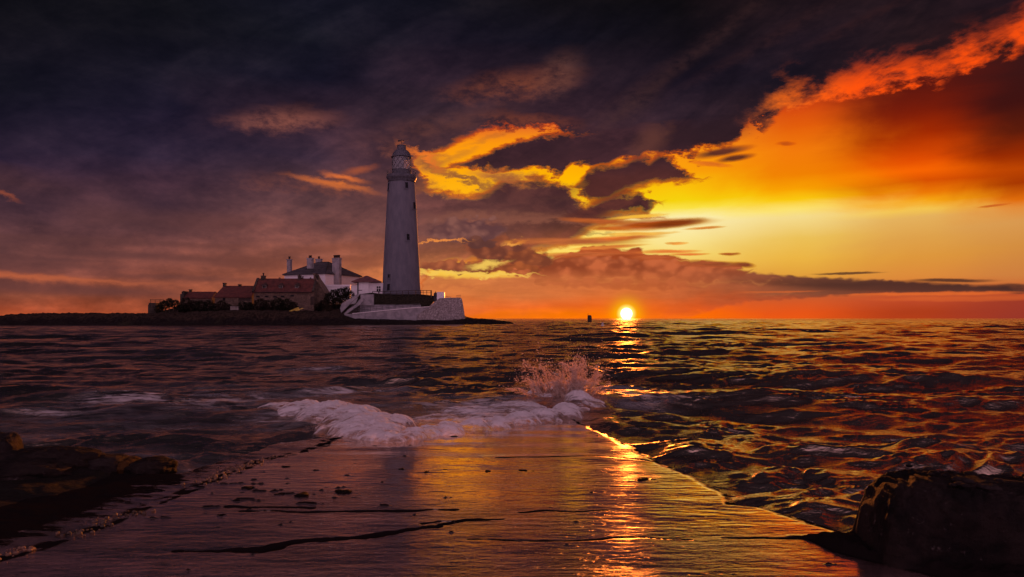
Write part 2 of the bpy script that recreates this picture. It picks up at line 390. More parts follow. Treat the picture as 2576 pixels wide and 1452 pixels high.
# small dark slips of cloud
for e, c in (((1640, 565, 118, 11, 2), (150, 66, 18)), ((1700, 562, 56, 8, 4), (116, 48, 14)), ((1560, 600, 85, 6, 2), (190, 100, 40)), ((1610, 588, 70, 4, 0), (222, 150, 60)), ((1835, 639, 21, 3.5, -3), (150, 72, 30)), ((1680, 633, 60, 4, 0), (190, 105, 46)),
             ((1700, 612, 22, 3, 0), (206, 130, 56)), ((1872, 667, 26, 6, -3), (120, 58, 36)), ((1790, 664, 70, 7, -4), (136, 66, 38)), ((1815, 383, 60, 9, 6), (84, 40, 30)), ((1852, 398, 38, 7, 4), (92, 44, 28)), ((1790, 412, 40, 5, -10), (200, 100, 24)), ((1975, 363, 22, 5, -2), (190, 80, 16)), ((2500, 517, 30, 2.5, 3), (170, 84, 30)), ((1440, 608, 130, 8, -1), (160, 86, 46)), ((1530, 622, 70, 4, 2), (196, 112, 50)), ((1470, 640, 90, 5, 0), (170, 86, 46)), ((1600, 545, 60, 4, 3), (214, 150, 50)), ((1500, 556, 80, 6, -4), (150, 74, 34)), ((1770, 575, 40, 3, 2), (196, 120, 50)), ((1730, 640, 40, 3, 0), (180, 96, 44)), ((1640, 648, 46, 5, 0), (160, 78, 42)), ((1540, 575, 40, 4, 0), (170, 86, 30))):
    sky = over(sky, ell(*e, soft=0.6), W.mix(W.rng(nL, -0.7, 0.7), lin(c), lin(tuple(min(255, v * 1.3) for v in c))), (0.95, 0.8, 0.55, 1))
brk = W.rng(W.m('MULTIPLY_ADD', nB, 0.7, W.m('MULTIPLY_ADD', nF, 0.6, W.mul(nA, 0.4))), -0.9, 0.8, 0.15, 1.0)
# dim glows let through the deck
for e, c, f_ in (((715, 302, 105, 24, 8), (150, 86, 72), 0.85), ((560, 330, 200, 30, 0), (44, 30, 46), 0.3), ((838, 463, 80, 7, -8), (242, 124, 48), 0.8), ((866, 446, 40, 7, -10), (240, 120, 52), 0.75), ((800, 468, 130, 16, -3), (120, 66, 56), 0.7), ((905, 428, 30, 7, 14), (170, 84, 52), 0.7), ((0, 489, 40, 5, -16), (170, 84, 54), 0.5),
                 ((60, 697, 210, 9, -2), (206, 104, 62), 0.6), ((250, 706, 170, 4, -2), (176, 92, 62), 0.5), ((1290, 215, 115, 28, 8), (142, 72, 46), 0.7), ((1410, 185, 50, 34, 40), (112, 68, 58), 0.7), ((1720, 160, 290, 15, 37), (66, 40, 40), 0.42), ((1560, 250, 200, 12, 34), (60, 36, 40), 0.4), ((1950, 90, 200, 14, 25), (58, 32, 34), 0.4), ((2150, 60, 160, 12, 20), (60, 30, 30), 0.4), ((1600, 262, 60, 26, 32), (70, 44, 46), 0.5), ((1120, 310, 140, 22, 12), (104, 58, 48), 0.5), ((1020, 400, 60, 16, -30), (150, 82, 60), 0.5), ((1066, 396, 50, 9, -32), (240, 120, 40), 0.85), ((1340, 300, 90, 12, -6), (150, 72, 42), 0.5)):
    mk = ell(*e, soft=0.98, v=VH if e[3] < 9.5 and e[0] < 1000 else VM, amt=f_)
    if e[3] > 9.5:
        mk = W.mul(mk, brk)
    sky = over(sky, mk, lin(c))
# long dark layers low on the left
lay = W.mix(W.rng(A, conv(300, 0)[0], conv(900, 0)[0]), lin((92, 56, 56)), lin((128, 70, 54)))
for e, f_ in (((300, 640, 260, 9, 0), 0.65), ((160, 728, 330, 14, -2), 0.6), ((560, 655, 170, 9, 0), 0.65), ((120, 600, 240, 8, 1), 0.5), ((420, 615, 200, 6, 0), 0.45), ((500, 700, 260, 6, -1), 0.5), ((60, 650, 200, 5, 0), 0.55), ((640, 668, 120, 7, 0), 0.5), ((100, 668, 260, 12, 0), 0.45), ((900, 652, 120, 8, 4), 0.6), ((820, 625, 130, 10, 6), 0.5), ((930, 666, 60, 9, 4), 0.6), ((480, 560, 200, 22, 2), 0.35), ((250, 540, 90, 30, 10), 0.35)):
    sky = over(sky, ell(*e, soft=0.8, amt=f_), lay)
# the sky behind the viewer: unseen lavender cloud, brightened to light foam, walls and rocks
back = W.ramp(W.mul(T, 1 / 1500.0), [(0.0, lin((206, 154, 176))), (0.25, lin((194, 150, 176))), (0.6, lin((188, 146, 170))), (1.0, lin((186, 144, 164)))])
# overhead: closed dark cloud ahead, paler behind
lowf = W.rng(T, 900.0, 2200.0)
sky = W.mix(lowf, sky, lin((36, 29, 36)))
backf = W.rng(W.m('ABSOLUTE', az), 1.15, 2.2)
sky = W.mix(backf, sky, back)

# aureole and disc of the sun
sd = (sin(SUN_AZ) * cos(SUN_EL), cos(SUN_AZ) * cos(SUN_EL), sin(SUN_EL))
a0 = F * SUN_AZ
t0 = F * math.tan(SUN_EL)
uu = W.sub(A, a0)
vv = W.sub(T, t0)
rr = W.m('SQRT', W.add(W.mul(uu, uu), W.mul(vv, vv)))
rw = W.m('SQRT', W.add(W.mul(W.mul(uu, 0.45), W.mul(uu, 0.45)), W.mul(vv, vv)))
sky = W.mix(W.mul(W.m('EXPONENT', W.mul(rw, -1 / 38.0)), 0.85), sky, lin((255, 118, 0)))
sky = W.mix(W.mul(W.m('EXPONENT', W.mul(W.mul(rr, rr), -1 / 900.0)), 0.95), sky, (1.0, 0.62, 0.0, 1))
sky = W.mix(W.rng(rr, 26.0, 12.0), sky, (1.3, 0.98, 0.22, 1))
sky = W.mix(W.rng(rr, 15.5, 10.5), sky, (9.0, 7.2, 4.6, 1))
# physical sky of a sun on the horizon as the thin clear-air part
nish = W.new("ShaderNodeTexSky", sky_type='NISHITA', sun_disc=False)
nish.sun_elevation = SUN_EL
nish.sun_rotation = SUN_AZ
nish.air_density = 1.6
nish.dust_density = 3.0
bg1 = W.new("ShaderNodeBackground")
W.l.new(sky, bg1.inputs[0])
bg1.inputs[1].default_value = 1.0
bg2 = W.new("ShaderNodeBackground")
W.l.new(nish.outputs[0], bg2.inputs[0])
bg2.inputs[1].default_value = 0.002
ad = W.new("ShaderNodeAddShader")
W.l.new(bg1.outputs[0], ad.inputs[0])
W.l.new(bg2.outputs[0], ad.inputs[1])
wo = W.new("ShaderNodeOutputWorld")
W.l.new(ad.outputs[0], wo.inputs[0])
world.cycles.sampling_method = 'MANUAL'
world.cycles.sample_map_resolution = 1024

# ------------------------------------------------------------------ sun lamp
sl = bpy.data.lights.new("sun", 'SUN')
sl.energy = 3.2
sl.angle = radians(0.83)
sl.color = (1.0, 0.24, 0.035)
so = bpy.data.objects.new("sun", sl)
COL.objects.link(so)
so.location = (40, 200, 60)
from mathutils import Vector
lel = radians(3.5)   # the lamp stands in for disc and glow together
sl_dir = (sin(SUN_AZ) * cos(lel), cos(SUN_AZ) * cos(lel), sin(lel))
so.rotation_euler = Vector(sl_dir).to_track_quat('Z', 'Y').to_euler()

# ------------------------------------------------------------------ numpy noise
def _hash(ix, iy, seed):
    h = (ix.astype(np.int64) * 374761393 + iy.astype(np.int64) * 668265263 + seed * 974634777) & 0xFFFFFFFF
    h = ((h ^ (h >> 13)) * 1274126177) & 0xFFFFFFFF
    h = h ^ (h >> 16)
    return h


def perlin(x, y, seed=0):
    ix = np.floor(x)
    iy = np.floor(y)
    fx = x - ix
    fy = y - iy
    u = fx * fx * fx * (fx * (fx * 6 - 15) + 10)
    v = fy * fy * fy * (fy * (fy * 6 - 15) + 10)
    def g(ox, oy):
        a = (_hash(ix + ox, iy + oy, seed) % 4096) * (2 * np.pi / 4096.0)
        return np.cos(a) * (fx - ox) + np.sin(a) * (fy - oy)
    n0 = g(0, 0) * (1 - u) + g(1, 0) * u
    n1 = g(0, 1) * (1 - u) + g(1, 1) * u
    return (n0 * (1 - v) + n1 * v) * 1.41


def fbm(x, y, oct=4, seed=0, gain=0.5, lac=2.03, ridged=False):
    s = np.zeros_like(x)
    a = 1.0
    tot = 0.0
    for o in range(oct):
        n = perlin(x, y, seed + 17 * o)
        if ridged:
            n = 1.0 - 2.0 * np.abs(n)
        s += a * n
        tot += a
        a *= gain
        x = x * lac + 3.7
        y = y * lac - 1.9
    return s / tot


def sstep(x, a, b):
    t = np.clip((x - a) / (b - a), 0, 1)
    return t * t * (3 - 2 * t)


# ------------------------------------------------------------------ object helpers
def tag(o, label=None, cat=None, group=None, kind=None):
    if label:
        o["label"] = label
    if cat:
        o["category"] = cat
    if group:
        o["group"] = group
    if kind:
        o["kind"] = kind
    return o


def thing(name, label, cat, loc=(0, 0, 0), rz=0.0, group=None):
    o = bpy.data.objects.new(name, None)
    o.empty_display_size = 0.2
    o.location = loc
    o.rotation_euler = (0, 0, rz)
    COL.objects.link(o)
    return tag(o, label, cat, group)


def mesh_np(name, co, faces, mat, parent=None, smooth=True, attrs=None):
    """co (n,3), faces (m,4) or (m,3) int arrays"""
    me = bpy.data.meshes.new(name)
    n, k = faces.shape
    me.vertices.add(len(co))
    me.vertices.foreach_set("co", np.ascontiguousarray(co, dtype=np.float32).ravel())
    me.loops.add(n * k)
    me.loops.foreach_set("vertex_index", np.ascontiguousarray(faces, dtype=np.int32).ravel())
    me.polygons.add(n)
    me.polygons.foreach_set("loop_start", np.arange(0, n * k, k, dtype=np.int32))
    me.polygons.foreach_set("use_smooth", np.full(n, smooth, dtype=bool))
    for an, av in (attrs or {}).items():
        at = me.attributes.new(an, 'FLOAT', 'POINT')
        at.data.foreach_set("value", np.ascontiguousarray(av, dtype=np.float32).ravel())
    me.update(calc_edges=True)
    me.materials.append(mat)
    o = bpy.data.objects.new(name, me)
    COL.objects.link(o)
    if parent is not None:
        o.parent = parent
    return o


def grid_faces(nr, nc, keep=None):
    i = np.arange(nr - 1)[:, None] * nc + np.arange(nc - 1)[None, :]
    f = np.stack([i, i + 1, i + nc + 1, i + nc], axis=-1).reshape(-1, 4)
    if keep is not None:
        f = f[keep.ravel()]
    return f


def compact(co, faces, attrs=None):
    used = np.unique(faces)
    remap = np.full(len(co), -1, dtype=np.int64)
    remap[used] = np.arange(len(used))
    at = {k: v.ravel()[used] for k, v in (attrs or {}).items()}
    return co[used], remap[faces], at


class MB:
    """collects shapes into one mesh"""

    def __init__(self):
        self.v = []
        self.f = []

    def _add(self, vs, fs):
        b = len(self.v)
        self.v += [tuple(p) for p in vs]
        self.f += [tuple(i + b for i in f) for f in fs]
        return self

    def box(self, x0, x1, y0, y1, z0, z1):
        vs = [(x0, y0, z0), (x1, y0, z0), (x1, y1, z0), (x0, y1, z0), (x0, y0, z1), (x1, y0, z1), (x1, y1, z1), (x0, y1, z1)]
        return self._add(vs, [(3, 2, 1, 0), (4, 5, 6, 7), (0, 1, 5, 4), (1, 2, 6, 5), (2, 3, 7, 6), (3, 0, 4, 7)])

    def obox(self, c, ax, ay, az_, hx, hy, hz):
        """oriented box: centre, axes, half sizes"""
        c = Vector(c)
        ax, ay, az_ = Vector(ax).normalized() * hx, Vector(ay).normalized() * hy, Vector(az_).normalized() * hz
        vs = [c - ax - ay - az_, c + ax - ay - az_, c + ax + ay - az_, c - ax + ay - az_, c - ax - ay + az_, c + ax - ay + az_, c + ax + ay + az_, c - ax + ay + az_]
        return self._add(vs, [(3, 2, 1, 0), (4, 5, 6, 7), (0, 1, 5, 4), (1, 2, 6, 5), (2, 3, 7, 6), (3, 0, 4, 7)])

    def bar(self, p, q, r, n=6):
        p, q = Vector(p), Vector(q)
        d = (q - p).normalized()
        u = d.orthogonal().normalized()
        w = d.cross(u)
        vs = []
        for e in (p, q):
            for i in range(n):
                a = 2 * pi * i / n
                vs.append(e + (u * cos(a) + w * sin(a)) * r)
        fs = [(i, (i + 1) % n, n + (i + 1) % n, n + i) for i in range(n)]
        fs += [tuple(range(n - 1, -1, -1)), tuple(range(n, 2 * n))]
        return self._add(vs, fs)

    def poly(self, pts, y0, y1):
        """outline in x,z pushed from y0 back to y1 (y may be given per point as x,z,dy)"""
        n = len(pts)
        vs = [(p[0], y0 + (p[2] if len(p) > 2 else 0), p[1]) for p in pts] + [(p[0], y1, p[1]) for p in pts]
        fs = [tuple(range(n)), tuple(range(2 * n - 1, n - 1, -1))]
        fs += [((i + 1) % n, i, n + i, n + (i + 1) % n) for i in range(n)]
        return self._add(vs, fs)

    def lathe(self, prof, n=48, a0=0.0, a1=2 * pi, cap=True):
        full = abs(a1 - a0 - 2 * pi) < 1e-6
        m = n if full else n + 1
        vs = []
        for r, z in prof:
            for i in range(m):
                a = a0 + (a1 - a0) * i / n
                vs.append((r * cos(a), r * sin(a), z))
        fs = []
        for j in range(len(prof) - 1):
            for i in range(n):
                k = (i + 1) % m
                fs.append((j * m + i, j * m + k, (j + 1) * m + k, (j + 1) * m + i))
        if cap and full:
            fs.append(tuple(range(m - 1, -1, -1)))
            fs.append(tuple(range((len(prof) - 1) * m, len(prof) * m)))
        return self._add(vs, fs)

    def build(self, name, mat, parent=None, smooth=False, bevel=0.0, loc=None):
        me = bpy.data.meshes.new(name)
        me.from_pydata(self.v, [], self.f)
        if smooth:
            me.polygons.foreach_set("use_smooth", [True] * len(me.polygons))
        me.update()
        if smooth:
            try:
                me.set_sharp_from_angle(angle=radians(38))
            except Exception:
                pass
        me.materials.append(mat)
        o = bpy.data.objects.new(name, me)
        COL.objects.link(o)
        if parent is not None:
            o.parent = parent
        if loc is not None:
            o.location = loc
        if bevel:
            md = o.modifiers.new("bevel", 'BEVEL')
            md.width = bevel
            md.segments = 2
            md.limit_method = 'ANGLE'
        return o


def P(px, py, Y):
    """photo pixel at distance Y -> world"""
    return Vector(((px - CX) / F * Y, Y, CAMZ + (HOR - py) / F * Y))


def ground(px, py, z=0.0):
    Y = (CAMZ - z) * F / (py - HOR)
    return ((px - CX) / F * Y, Y)


# ------------------------------------------------------------------ materials
def material(name):
    m = bpy.data.materials.new(name)
    m.use_nodes = True
    N = NT(m.node_tree)
    b = N.n["Principled BSDF"]
    return m, N, b


def bump(N, b, h, strength=0.5, dist=0.02):
    nd = N.new("ShaderNodeBump")
    nd.inputs["Strength"].default_value = strength
    nd.inputs["Distance"].default_value = dist
    N.l.new(h, nd.inputs["Height"])
    N.l.new(nd.outputs[0], b.inputs["Normal"])


def simple(name, c1, c2, scale, rough=0.8, bs=0.4, bd=0.03, detail=6, stretch=(1, 1, 1), spec=0.3, lo=0.35, hi=0.65):
    m, N, b = material(name)
    t = N.new("ShaderNodeTexCoord")
    mp = N.new("ShaderNodeMapping")
    mp.inputs[3].default_value = stretch
    N.l.new(t.outputs["Object"], mp.inputs[0])
    n = N.noise(mp.outputs[0], scale, detail, 0.6)
    N.l.new(N.mix(N.rng(n, lo, hi), tuple(c1) + (1,), tuple(c2) + (1,)), b.inputs["Base Color"])
    b.inputs["Roughness"].default_value = rough
    b.inputs["Specular IOR Level"].default_value = spec
    bump(N, b, n, bs, bd)
    return m


M = {}
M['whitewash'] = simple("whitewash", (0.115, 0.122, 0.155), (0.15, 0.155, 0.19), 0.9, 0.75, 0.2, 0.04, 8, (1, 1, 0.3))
M['white_paint'] = simple("white_paint", (0.78, 0.76, 0.78), (0.86, 0.84, 0.85), 1.5, 0.5, 0.1, 0.01)
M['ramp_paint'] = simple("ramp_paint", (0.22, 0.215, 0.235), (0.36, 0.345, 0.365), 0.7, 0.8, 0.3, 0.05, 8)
M['dark_paint'] = simple("dark_paint", (0.018, 0.018, 0.022), (0.03, 0.03, 0.035), 4, 0.5, 0.1, 0.01)
M['grey_metal'] = simple("grey_metal", (0.06, 0.065, 0.085), (0.10, 0.105, 0.13), 2, 0.5, 0.1, 0.01)
M['slate'] = simple("slate", (0.035, 0.033, 0.043), (0.10, 0.09, 0.095), 0.8, 0.6, 0.5, 0.05, 8, (1, 1, 2))
M['maroon_tile'] = simple("maroon_tile", (0.10, 0.045, 0.05), (0.16, 0.07, 0.07), 1.5, 0.7, 0.4, 0.03)
M['stone'] = simple("stone", (0.10, 0.07, 0.05), (0.24, 0.17, 0.13), 1.6, 0.9, 0.8, 0.15, 8)
M['stone_dark'] = simple("stone_dark", (0.03, 0.024, 0.02), (0.07, 0.055, 0.045), 1.2, 0.9, 0.8, 0.15, 8)
M['pot'] = simple("pot", (0.03, 0.02, 0.02), (0.06, 0.035, 0.03), 3, 0.8)
M['glass_dark'] = simple("glass_dark", (0.008, 0.008, 0.011), (0.014, 0.014, 0.018), 2, 0.3, 0.0, 0.0, spec=0.12)
M['timber_dark'] = simple("timber_dark", (0.03, 0.02, 0.018), (0.06, 0.04, 0.032), 3, 0.8, 0.3, 0.02)
M['rail_metal'] = simple("rail_metal", (0.05, 0.05, 0.055), (0.09, 0.09, 0.10), 3, 0.5)
M['yellow_paint'] = simple("yellow_paint", (0.62, 0.42, 0.07), (0.85, 0.66, 0.14), 1.3, 0.5, 0.2, 0.02)
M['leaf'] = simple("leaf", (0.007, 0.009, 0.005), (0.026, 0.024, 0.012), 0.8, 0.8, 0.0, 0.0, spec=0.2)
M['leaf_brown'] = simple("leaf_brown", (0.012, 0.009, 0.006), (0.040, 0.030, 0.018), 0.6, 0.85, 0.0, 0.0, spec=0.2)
M['bird'] = simple("bird", (0.6, 0.6, 0.6), (0.8, 0.8, 0.8), 3, 0.7)
M['concrete_pale'] = simple("concrete_pale", (0.16, 0.14, 0.13), (0.28, 0.25, 0.23), 1.1, 0.9, 0.4, 0.05)

# pantiles: ridges down the slope and rows across it
m, N, b = material("red_pantile")
t = N.new("ShaderNodeTexCoord")
sp = N.new("ShaderNodeSeparateXYZ")
N.l.new(t.outputs["Object"], sp.inputs[0])
w1 = N.m('SINE', N.mul(sp.outputs[0], 2 * pi / 0.32))
w2 = N.m('FRACT', N.mul(sp.outputs[2], 1 / 0.34))
n = N.noise(t.outputs["Object"], 1.1, 8, 0.65)
n2 = N.noise(t.outputs["Object"], 5.0, 4, 0.6)
c = N.mix(N.rng(n, 0.35, 0.65), (0.060, 0.015, 0.012, 1), (0.12, 0.030, 0.022, 1))
c = N.mix(N.rng(n2, 0.55, 0.75), c, (0.10, 0.05, 0.04, 1))
N.l.new(c, b.inputs["Base Color"])
b.inputs["Roughness"].default_value = 0.85
bump(N, b, N.add(N.mul(w1, 0.5), N.mul(w2, 0.5)), 0.6, 0.08)
M['red_pantile'] = m

# whitewashed rubble stone of the bastion
m, N, b = material("white_rubble")
t = N.new("ShaderNodeTexCoord")
mp = N.new("ShaderNodeMapping")
mp.inputs[3].default_value = (1.2, 1.2, 2.4)
N.l.new(t.outputs["Object"], mp.inputs[0])
wv = N.noise(mp.outputs[0], 0.8, 3, 0.5)
vm = N.new("ShaderNodeVectorMath", operation='ADD')
N.l.new(mp.outputs[0], vm.inputs[0])
N.l.new(N.vec(wv, wv, wv), vm.inputs[1])
vd = N.voro(vm.outputs[0], 1.9, 'DISTANCE_TO_EDGE').outputs["Distance"]
vc = N.voro(vm.outputs[0], 1.9, 'F1').outputs["Color"]
n = N.noise(t.outputs["Object"], 2.2, 8, 0.7)
c = N.mix(N.rng(n, 0.36, 0.62), (0.36, 0.31, 0.30, 1), (0.78, 0.72, 0.72, 1))
vb = N.m('MULTIPLY', vc, 1.0)
c = N.mix(N.mul(N.rng(vb, 0.55, 0.25), 0.55), c, (0.30, 0.25, 0.25, 1))
c = N.mix(N.mul(N.rng(vd, 0.08, 0.01), 0.7), c, (0.14, 0.11, 0.105, 1))
N.l.new(c, b.inputs["Base Color"])
b.inputs["Roughness"].default_value = 0.9
bump(N, b, N.add(N.rng(vd, 0.0, 0.2), N.mul(n, 0.5)), 1.0, 0.2)
M['white_rubble'] = m

# rubble masonry of the cottages
m, N, b = material("rubble_wall")
t = N.new("ShaderNodeTexCoord")
mp = N.new("ShaderNodeMapping")
mp.inputs[3].default_value = (1, 1, 1.6)
N.l.new(t.outputs["Object"], mp.inputs[0])
vd = N.voro(mp.outputs[0], 1.6, 'DISTANCE_TO_EDGE').outputs["Distance"]
vc = N.voro(mp.outputs[0], 1.6, 'F1').outputs["Color"]
n = N.noise(t.outputs["Object"], 0.7, 8, 0.65)
c = N.mix(N.rng(n, 0.35, 0.65), (0.07, 0.046, 0.034, 1), (0.16, 0.105, 0.075, 1))
c = N.mix(N.mul(N.m('MULTIPLY', vc, 1.0), 0.6), c, (0.28, 0.20, 0.15, 1))
c = N.mix(N.rng(vd, 0.06, 0.01), c, (0.07, 0.05, 0.04, 1))
N.l.new(c, b.inputs["Base Color"])
b.inputs["Roughness"].default_value = 0.95
bump(N, b, N.rng(vd, 0.0, 0.15), 0.8, 0.1)
M['rubble_wall'] = m

# lantern glass
m, N, b = material("lantern_glass")
b.inputs["Base Color"].default_value = (0.9, 0.92, 0.95, 1)
b.inputs["Roughness"].default_value = 0.03
b.inputs["Alpha"].default_value = 0.18
M['lantern_glass'] = m

# rock of the island
m, N, b = material("island_rock")
t = N.new("ShaderNodeTexCoord")
geo = N.new("ShaderNodeNewGeometry")
sp = N.new("ShaderNodeSeparateXYZ")
N.l.new(geo.outputs["Position"], sp.inputs[0])
n = N.noise(t.outputs["Object"], 0.35, 9, 0.65)
n2 = N.noise(t.outputs["Object"], 1.7, 8, 0.7)
rock = N.mix(N.rng(n2, 0.36, 0.66), (0.004, 0.003, 0.003, 1), (0.018, 0.014, 0.013, 1))
scrub = N.mix(N.rng(n2, 0.35, 0.68), (0.008, 0.006, 0.004, 1), (0.055, 0.036, 0.026, 1))
zz = N.m('MULTIPLY_ADD', N.sub(n, 0.5), 5.0, sp.outputs[2])
c = N.mix(N.rng(zz, 1.1, 2.3), rock, scrub)
at = N.new("ShaderNodeAttribute", attribute_name="grass")
c = N.mix(at.outputs["Fac"], c, N.mix(N.rng(n2, 0.35, 0.7), (0.010, 0.009, 0.006, 1), (0.040, 0.032, 0.02, 1)))
N.l.new(c, b.inputs["Base Color"])
b.inputs["Roughness"].default_value = 0.9
b.inputs["Specular IOR Level"].default_value = 0.15
bump(N, b, n2, 1.0, 0.35)
M['island_rock'] = m

# sea
m, N, b = material("sea_water")
t = N.new("ShaderNodeTexCoord")
mp = N.new("ShaderNodeMapping")
mp.inputs[3].default_value = (0.75, 1.5, 1)
mp.inputs[2].default_value = (0, 0, radians(14))
N.l.new(t.outputs["Object"], mp.inputs[0])
r1 = N.noise(mp.outputs[0], 1.1, 7, 0.62, 0.6)
r2 = N.noise(mp.outputs[0], 7.0, 4, 0.55, 0.4)
at = N.new("ShaderNodeAttribute", attribute_name="foam")
mpf = N.new("ShaderNodeMapping")
mpf.inputs[3].default_value = (0.55, 1.7, 1)
N.l.new(t.outputs["Object"], mpf.inputs[0])
fo = N.noise(mpf.outputs[0], 1.7, 9, 0.72, 1.2)
lace = N.mul(N.rng(N.m('MULTIPLY_ADD', at.outputs["Fac"], 0.42, N.sub(fo, 0.5)), 0.25, 0.50), 0.9)
lace = N.mul(lace, N.rng(at.outputs["Fac"], 0.0, 0.25))
lace = N.m('MAXIMUM', lace, N.mul(N.rng(at.outputs["Fac"], 0.08, 0.6), N.mul(N.rng(fo, 0.38, 0.62), 0.42)))
c = N.mix(lace, (0.020, 0.018, 0.024, 1), (0.68, 0.65, 0.68, 1))
N.l.new(c, b.inputs["Base Color"])
N.l.new(N.rng(lace, 0.0, 1.0, 0.06, 0.7), b.inputs["Roughness"])
b.inputs["IOR"].default_value = 2.5
b.inputs["Specular Tint"].default_value = (1.0, 0.78, 0.62, 1)  # sunset warmth put into the water's reflection colour, likewise in the gloss below
r0 = N.noise(mp.outputs[0], 0.16, 4, 0.55, 0.5)
bb0 = N.new("ShaderNodeBump")
bb0.inputs["Strength"].default_value = 0.5
gp_ = N.new("ShaderNodeNewGeometry")
ln_ = N.new("ShaderNodeVectorMath", operation='LENGTH')
N.l.new(gp_.outputs["Position"], ln_.inputs[0])
N.l.new(N.rng(ln_.outputs["Value"], 30.0, 500.0, 0.6, 2.6), bb0.inputs["Distance"])
N.l.new(r0, bb0.inputs["Height"])
bb1 = N.new("ShaderNodeBump")
bb1.inputs["Strength"].default_value = 0.6
bb1.inputs["Distance"].default_value = 0.095
N.l.new(N.m('MULTIPLY_ADD', N.noise(mp.outputs[0], 21.0, 3, 0.5, 0.3), 0.07, N.m('MULTIPLY_ADD', r2, 0.30, N.m('MULTIPLY_ADD', lace, 0.3, r1))), bb1.inputs["Height"])
N.l.new(bb0.outputs[0], bb1.inputs["Normal"])
N.l.new(bb1.outputs[0], b.inputs["Normal"])
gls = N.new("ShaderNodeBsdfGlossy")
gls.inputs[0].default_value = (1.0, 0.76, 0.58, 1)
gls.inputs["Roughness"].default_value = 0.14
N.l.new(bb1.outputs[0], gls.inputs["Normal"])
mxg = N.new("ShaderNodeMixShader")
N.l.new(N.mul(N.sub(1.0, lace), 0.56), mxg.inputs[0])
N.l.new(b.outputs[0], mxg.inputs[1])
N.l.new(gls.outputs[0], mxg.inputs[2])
N.l.new(mxg.outputs[0], N.n["Material Output"].inputs[0])
M['sea_water'] = m

# wet concrete of the causeway
m, N, b = material("wet_concrete")
t = N.new("ShaderNodeTexCoord")
geo = N.new("ShaderNodeNewGeometry")
mp = N.new("ShaderNodeMapping")
mp.inputs[3].default_value = (0.75, 2.1, 1)
N.l.new(t.outputs["Object"], mp.inputs[0])
f1 = N.noise(mp.outputs[0], 2.2, 7, 0.6, 0.3)
f2 = N.noise(mp.outputs[0], 9.0, 6, 0.62, 0.2)
mp2 = N.new("ShaderNodeMapping")
mp2.inputs[3].default_value = (1.0, 1.35, 1)
N.l.new(t.outputs["Object"], mp2.inputs[0])
f3 = N.noise(mp2.outputs[0], 30.0, 5, 0.65, 0.0)
pit = N.rng(N.noise(mp2.outputs[0], 16.0, 6, 0.7), 0.60, 0.72)
base = N.mix(N.rng(f1, 0.35, 0.68), (0.09, 0.060, 0.062, 1), (0.24, 0.150, 0.150, 1))
blot = N.noise(t.outputs["Object"], 1.3, 8, 0.66, 0.6)
base = N.mix(N.mul(N.rng(blot, 0.42, 0.62), 0.75), base, (0.045, 0.030, 0.030, 1))
grain = N.noise(mp2.outputs[0], 26.0, 6, 0.72, 0.0)
base = N.mix(N.rng(grain, 0.52, 0.66), base, (0.012, 0.008, 0.008, 1))
base = N.mix(N.mul(pit, 0.85), base, (0.008, 0.006, 0.006, 1))
dk = N.new("ShaderNodeAttribute", attribute_name="dirt_dull")
base = N.mix(dk.outputs["Fac"], base, (0.006, 0.005, 0.005, 1))
N.l.new(base, b.inputs["Base Color"])
film = N.new("ShaderNodeAttribute", attribute_name="film")
rgh = N.m('MULTIPLY_ADD', N.rng(f1, 0.35, 0.75), 0.05, 0.045)
rgh = N.add(rgh, N.add(N.mul(N.rng(grain, 0.5, 0.7), 0.04), N.mul(N.rng(blot, 0.45, 0.6), 0.03)))
rgh = N.mix(N.mul(film.outputs["Fac"], N.rng(blot, 0.62, 0.42)), N.vec(rgh, rgh, rgh), (0.045, 0.045, 0.045, 1))
rgh = N.mix(dk.outputs["Fac"], rgh, (0.75, 0.75, 0.75, 1))
N.l.new(N.m('MULTIPLY', rgh, 1.0), b.inputs["Roughness"])
b.inputs["IOR"].default_value = 3.6
b.inputs["Specular Tint"].default_value = (1.0, 0.80, 0.68, 1)  # orange evening light put into the slab's reflection tint and gloss colour
dif = N.new("ShaderNodeBsdfDiffuse")
dif.inputs[0].default_value = (0.012, 0.009, 0.009, 1)
mxd = N.new("ShaderNodeMixShader")
N.l.new(N.rng(dk.outputs["Fac"], 0.04, 0.45), mxd.inputs[0])
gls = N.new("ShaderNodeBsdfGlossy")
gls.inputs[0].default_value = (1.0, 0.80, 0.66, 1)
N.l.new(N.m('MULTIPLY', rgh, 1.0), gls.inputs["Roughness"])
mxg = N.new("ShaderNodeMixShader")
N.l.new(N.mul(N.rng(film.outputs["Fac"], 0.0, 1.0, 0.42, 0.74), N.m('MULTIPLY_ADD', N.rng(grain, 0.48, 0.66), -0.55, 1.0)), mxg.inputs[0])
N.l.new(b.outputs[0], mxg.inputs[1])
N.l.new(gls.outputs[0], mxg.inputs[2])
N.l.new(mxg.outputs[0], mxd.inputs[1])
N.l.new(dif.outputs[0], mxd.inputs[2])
N.l.new(mxd.outputs[0], N.n["Material Output"].inputs[0])
h = N.m('MULTIPLY_ADD', f3, 0.12, N.m('MULTIPLY_ADD', f2, 0.55, N.m('MULTIPLY_ADD', f1, 0.9, N.mul(pit, -0.35))))
bump(N, b, h, 0.32, 0.018)
N.l.new(b.inputs["Normal"].links[0].from_socket, gls.inputs["Normal"])
for nd in list(N.n):
    if nd.type == 'BUMP':
        N.l.new(N.mul(N.rng(film.outputs["Fac"], 0.0, 1.0, 0.34, 0.13), N.rng(N.noise(mp.outputs[0], 0.55, 3, 0.5), 0.35, 0.62, 0.45, 1.5)), nd.inputs["Strength"])
M['wet_concrete'] = m

